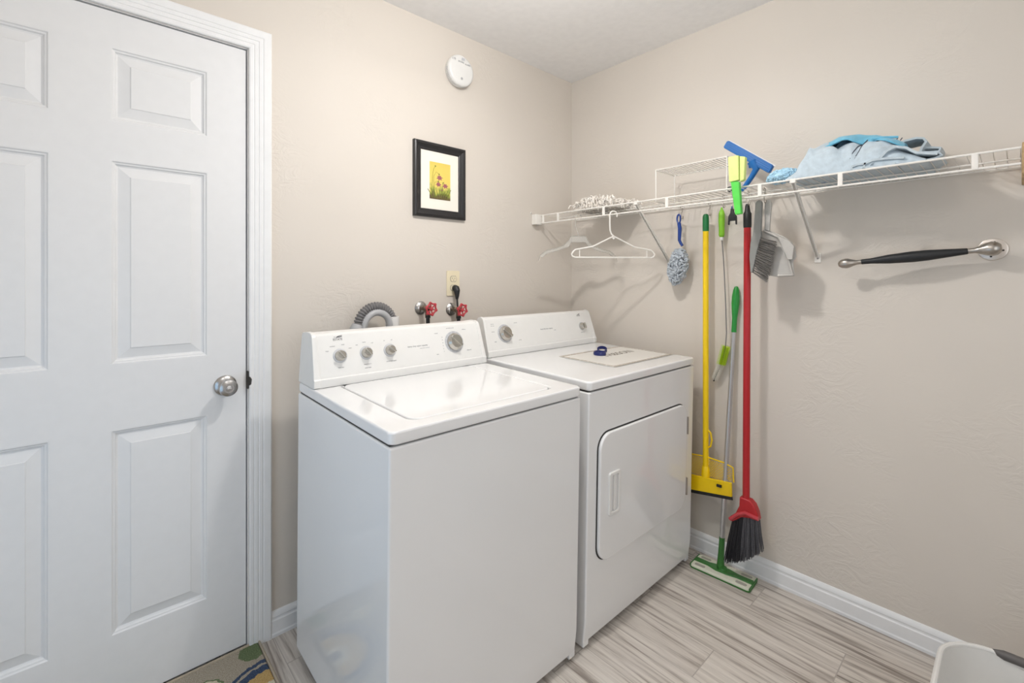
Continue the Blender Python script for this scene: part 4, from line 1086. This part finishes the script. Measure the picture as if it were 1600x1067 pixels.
rel(tw, sheet(-0.289, -0.036, -1.236, -1.608, 44, 90, mfn, base=ZS + 0.0042)).build('terry_mound', m_towel, tw, angle=80)
def stripe(y0_, dy, r, nm):
    P = []
    for i in range(22):
        x = -0.286 + 0.15 * i / 21; y = y0_ + dy * (i / 21) ** 0.7
        P.append((x, y, ZS + 0.006 + max(mound(x, y), 0.004)))
    return rel(tw, MB().tube(P, r, 6)).build(nm, m_cord, tw)
stripe(-1.417, -0.050, 0.0020, 'dark_piping'); stripe(-1.426, -0.052, 0.0020, 'dark_piping')
hem = MB(); vs = []; fs = []
HP = [(-0.288, -1.474), (-0.278, -1.492), (-0.264, -1.510), (-0.248, -1.528), (-0.240, -1.548), (-0.246, -1.570), (-0.262, -1.588)]
for i, (x, y) in enumerate(HP):
    for k in range(5):
        xx = x + (k - 2) * 0.0045; yy = y + (k - 2) * 0.0022
        vs.append((xx, yy, ZS + 0.0048 + (0.0035, 0.0062, 0.0068, 0.0060, 0.0)[k] + max(mound(xx, yy), 0.004)))
for i in range(len(HP) - 1):
    for k in range(4): fs.append((i * 5 + k, i * 5 + k + 1, (i + 1) * 5 + k + 1, (i + 1) * 5 + k))
hem.add(vs, fs)
rel(tw, hem).build('hem', m_towel, tw, angle=80)
# rolled folds at the front of the bundle, seen through the rail
ft = thing('folded_cloth', 'grey-blue cloth with looped folds at the right of the towel bundle', 'towel', (-0.25, -1.53, ZS))
def loop(cy, cz, ry, rz, a0_, a1_, n=16): return [(cy + ry * math.cos(R(a0_ + (a1_ - a0_) * i / n)), cz + rz * math.sin(R(a0_ + (a1_ - a0_) * i / n))) for i in range(n + 1)]
rel(ft, MB().ribbon([(-1.540, ZS + .006)] + loop(-1.480, ZS + .016, 0.022, 0.010, 270 - 360, 90 - 360)[::-1][::-1][:1] + [(-1.500, ZS + .006), (-1.470, ZS + .006), (-1.458, ZS + .012), (-1.462, ZS + .022), (-1.485, ZS + .028), (-1.520, ZS + .026), (-1.560, ZS + .020)], -0.296, -0.22, 0.006, 0.004)).build('lower_fold', m_towel3, ft, angle=80)
rel(ft, MB().ribbon([(-1.455, ZS + .006), (-1.440, ZS + .006), (-1.428, ZS + .010), (-1.430, ZS + .018), (-1.445, ZS + .022), (-1.465, ZS + .020)], -0.296, -0.22, 0.006, 0.003)).build('rolled_edge', m_towel3, ft, angle=80)
rel(ft, MB().ribbon([(-1.500, ZS + .030), (-1.520, ZS + .050), (-1.542, ZS + .058), (-1.565, ZS + .050), (-1.585, ZS + .032), (-1.615, ZS + .024), (-1.632, ZS + .020)], -0.292, -0.20, 0.007, 0.004)).build('upper_fold', m_towel3, ft, angle=80)
rel(ft, MB().ribbon([(-1.545, ZS + .006), (-1.590, ZS + .006), (-1.625, ZS + .008), (-1.640, ZS + .016), (-1.632, ZS + .026), (-1.600, ZS + .030)], -0.280, -0.14, 0.008, 0.004)).build('under_fold', m_towel3, ft, angle=80)
# standing fold at the back right
bf = thing('upright_folded_cloth', 'grey-blue cloth standing in an upright fold behind the towel bundle', 'towel', (-0.10, -1.57, ZS))
rel(bf, MB().ribbon([(-1.520, ZS + .070), (-1.530, ZS + .094), (-1.545, ZS + .100), (-1.575, ZS + .103), (-1.592, ZS + .098), (-1.598, ZS + .086), (-1.588, ZS + .070), (-1.582, ZS + .050), (-1.580, ZS + .010)], -0.165, -0.05, 0.006, 0.004)).build('standing_fold', m_towel3, bf, angle=80)
rel(bf, MB().ribbon([(-1.500, ZS + .010), (-1.508, ZS + .060), (-1.524, ZS + .095)], -0.165, -0.05, 0.006, 0.004)).build('back_layer', m_towel3, bf, angle=80)
rel(bf, MB().ribbon([(-1.586, ZS + .072), (-1.605, ZS + .070), (-1.628, ZS + .064), (-1.622, ZS + .045), (-1.614, ZS + .010)], -0.150, -0.05, 0.006, 0.004)).build('outer_fold', m_towel3, bf, angle=80)
# turquoise cloth draped over the top
tq = thing('turquoise_cloth', 'turquoise cloth draped over the top of the towel bundle', 'towel', (-0.18, -1.40, 1.73))
topc = [(-1.290, 1.700), (-1.298, 1.728), (-1.328, 1.744), (-1.376, 1.761), (-1.431, 1.758), (-1.477, 1.745), (-1.494, 1.736), (-1.531, 1.718), (-1.552, 1.700)]
lowx = [(-1.290, 1.700), (-1.305, 1.722), (-1.346, 1.732), (-1.389, 1.738), (-1.409, 1.738), (-1.447, 1.716), (-1.485, 1.722), (-1.511, 1.712), (-1.552, 1.684)]
def tqf(x, y):
    t = (x + 0.235) / 0.155            # 0 front edge, 1 back
    zt_, zl = interp(topc, y), interp(lowx, y)
    if t < 0.25:
        k = t / 0.25; z = zl + (zt_ - zl) * math.sin(k * math.pi / 2)
    else:
        k = (t - 0.25) / 0.75; z = zt_ - 0.035 * k * k
    z += 0.003 * noise.noise(Vector((x * 30, y * 24, 7)))
    xx = x + 0.012 * math.sin(y * 55) * (1 - min(1, t * 2))
    return (xx, y, z)
mq = sheet(-0.235, -0.08, -1.290, -1.552, 26, 60, tqf)
oq = rel(tq, mq).build('drape', m_towel2, tq, angle=80)
so_ = oq.modifiers.new('solid', 'SOLIDIFY'); so_.thickness = 0.004; so_.offset = 0
fd = MB()
for pts in ([(-0.236, -1.470, 1.728), (-0.228, -1.500, 1.728), (-0.215, -1.535, 1.724)], [(-0.236, -1.300, 1.706), (-0.232, -1.34, 1.728), (-0.226, -1.385, 1.744)]):
    fd.tube(pts, [0.004] * len(pts), 8)
rel(tq, fd).build('fold_edges', m_towel2, tq)
rel(tq, MB().tube([(-0.212, -1.540, 1.713), (-0.208, -1.544, 1.721)], 0.0014, 6).tube([(-0.212, -1.530, 1.716), (-0.208, -1.534, 1.724)], 0.0014, 6)).build('dark_stitching', m_cord, tq)

# ------------------------------------------------------------------ laundry basket
bk = thing('laundry_basket', 'white plastic laundry basket with dark grey handles, lower right corner', 'basket', (-0.525, -1.96, 0.0))
HX, HY, RR = 0.200, 0.310, 0.115
out = rrect(-HX, -HY, HX, HY, RR, 14)
# resample long straight sides so the rim can dip under the handles
def resample(poly, step):
    o = []
    for i, p in enumerate(poly):
        q = poly[(i + 1) % len(poly)]; d = math.hypot(q[0] - p[0], q[1] - p[1]); k = max(1, int(d / step))
        for j in range(k): o.append((p[0] + (q[0] - p[0]) * j / k, p[1] + (q[1] - p[1]) * j / k))
    return o
out = resample(out, 0.008)
def dip(p):
    if abs(p[0]) < HX - 0.02: return 0
    yy = abs(p[1]) / 0.225
    return 0.046 * (0.5 + 0.5 * math.cos(math.pi * yy)) ** 0.8 if yy < 1 else 0
levels = [(0.0, 0.80), (0.02, 0.83), (0.14, 0.91), (0.25, 0.975), (0.274, 0.985)]
n = len(out); vs = []; fs = []
for side, off in ((0, 0), (1, 0.004)):
    for (z, s_) in levels:
        for p in out:
            k = s_ - off / HX
            top = 0.274 - dip(p)
            vs.append((p[0] * k, p[1] * (s_ + (1 - s_) * .3 - off / HY), (z / 0.274) * (top - 0.001) + 0.001 + (0.003 if (side and z == 0) else 0)))
m_ = len(levels)
for side in (0, 1):
    o_ = side * m_ * n
    for i in range(m_ - 1):
        for k in range(n):
            l = (k + 1) % n; fs.append((o_ + i * n + k, o_ + i * n + l, o_ + (i + 1) * n + l, o_ + (i + 1) * n + k))
    fs.append(tuple(o_ + k for k in range(n)))
for k in range(n):
    l = (k + 1) % n; fs.append(((m_ - 1) * n + k, (m_ - 1) * n + l, (2 * m_ - 1) * n + l, (2 * m_ - 1) * n + k))
bb = MB(); bb.add(vs, fs); bb.build('tub', m_basket, bk, angle=50)
MB().tube([(p[0] * 0.99, p[1] * 0.995, 0.276 - dip(p)) for p in out], 0.0062, 10, closed=True).build('rim', m_basket, bk)
for sx in (-1, 1):
    MB().tube([(sx * HX * .99, y, 0.276 + 0.004 * math.cos(y / 0.215 * math.pi / 2)) for y in [-0.215 + 0.43 * i / 20 for i in range(21)]], [0.005] + [0.0115] * 19 + [0.005], 12).build('grip_handle', m_gripgrey, bk)
for i in range(2):
    MB().tube([(0.02 + i * 0.022, 0.2775, 0.07), (0.02 + i * 0.022, 0.290, 0.15)], 0.0012, 5).build('scuff_mark', m_dark, bk)
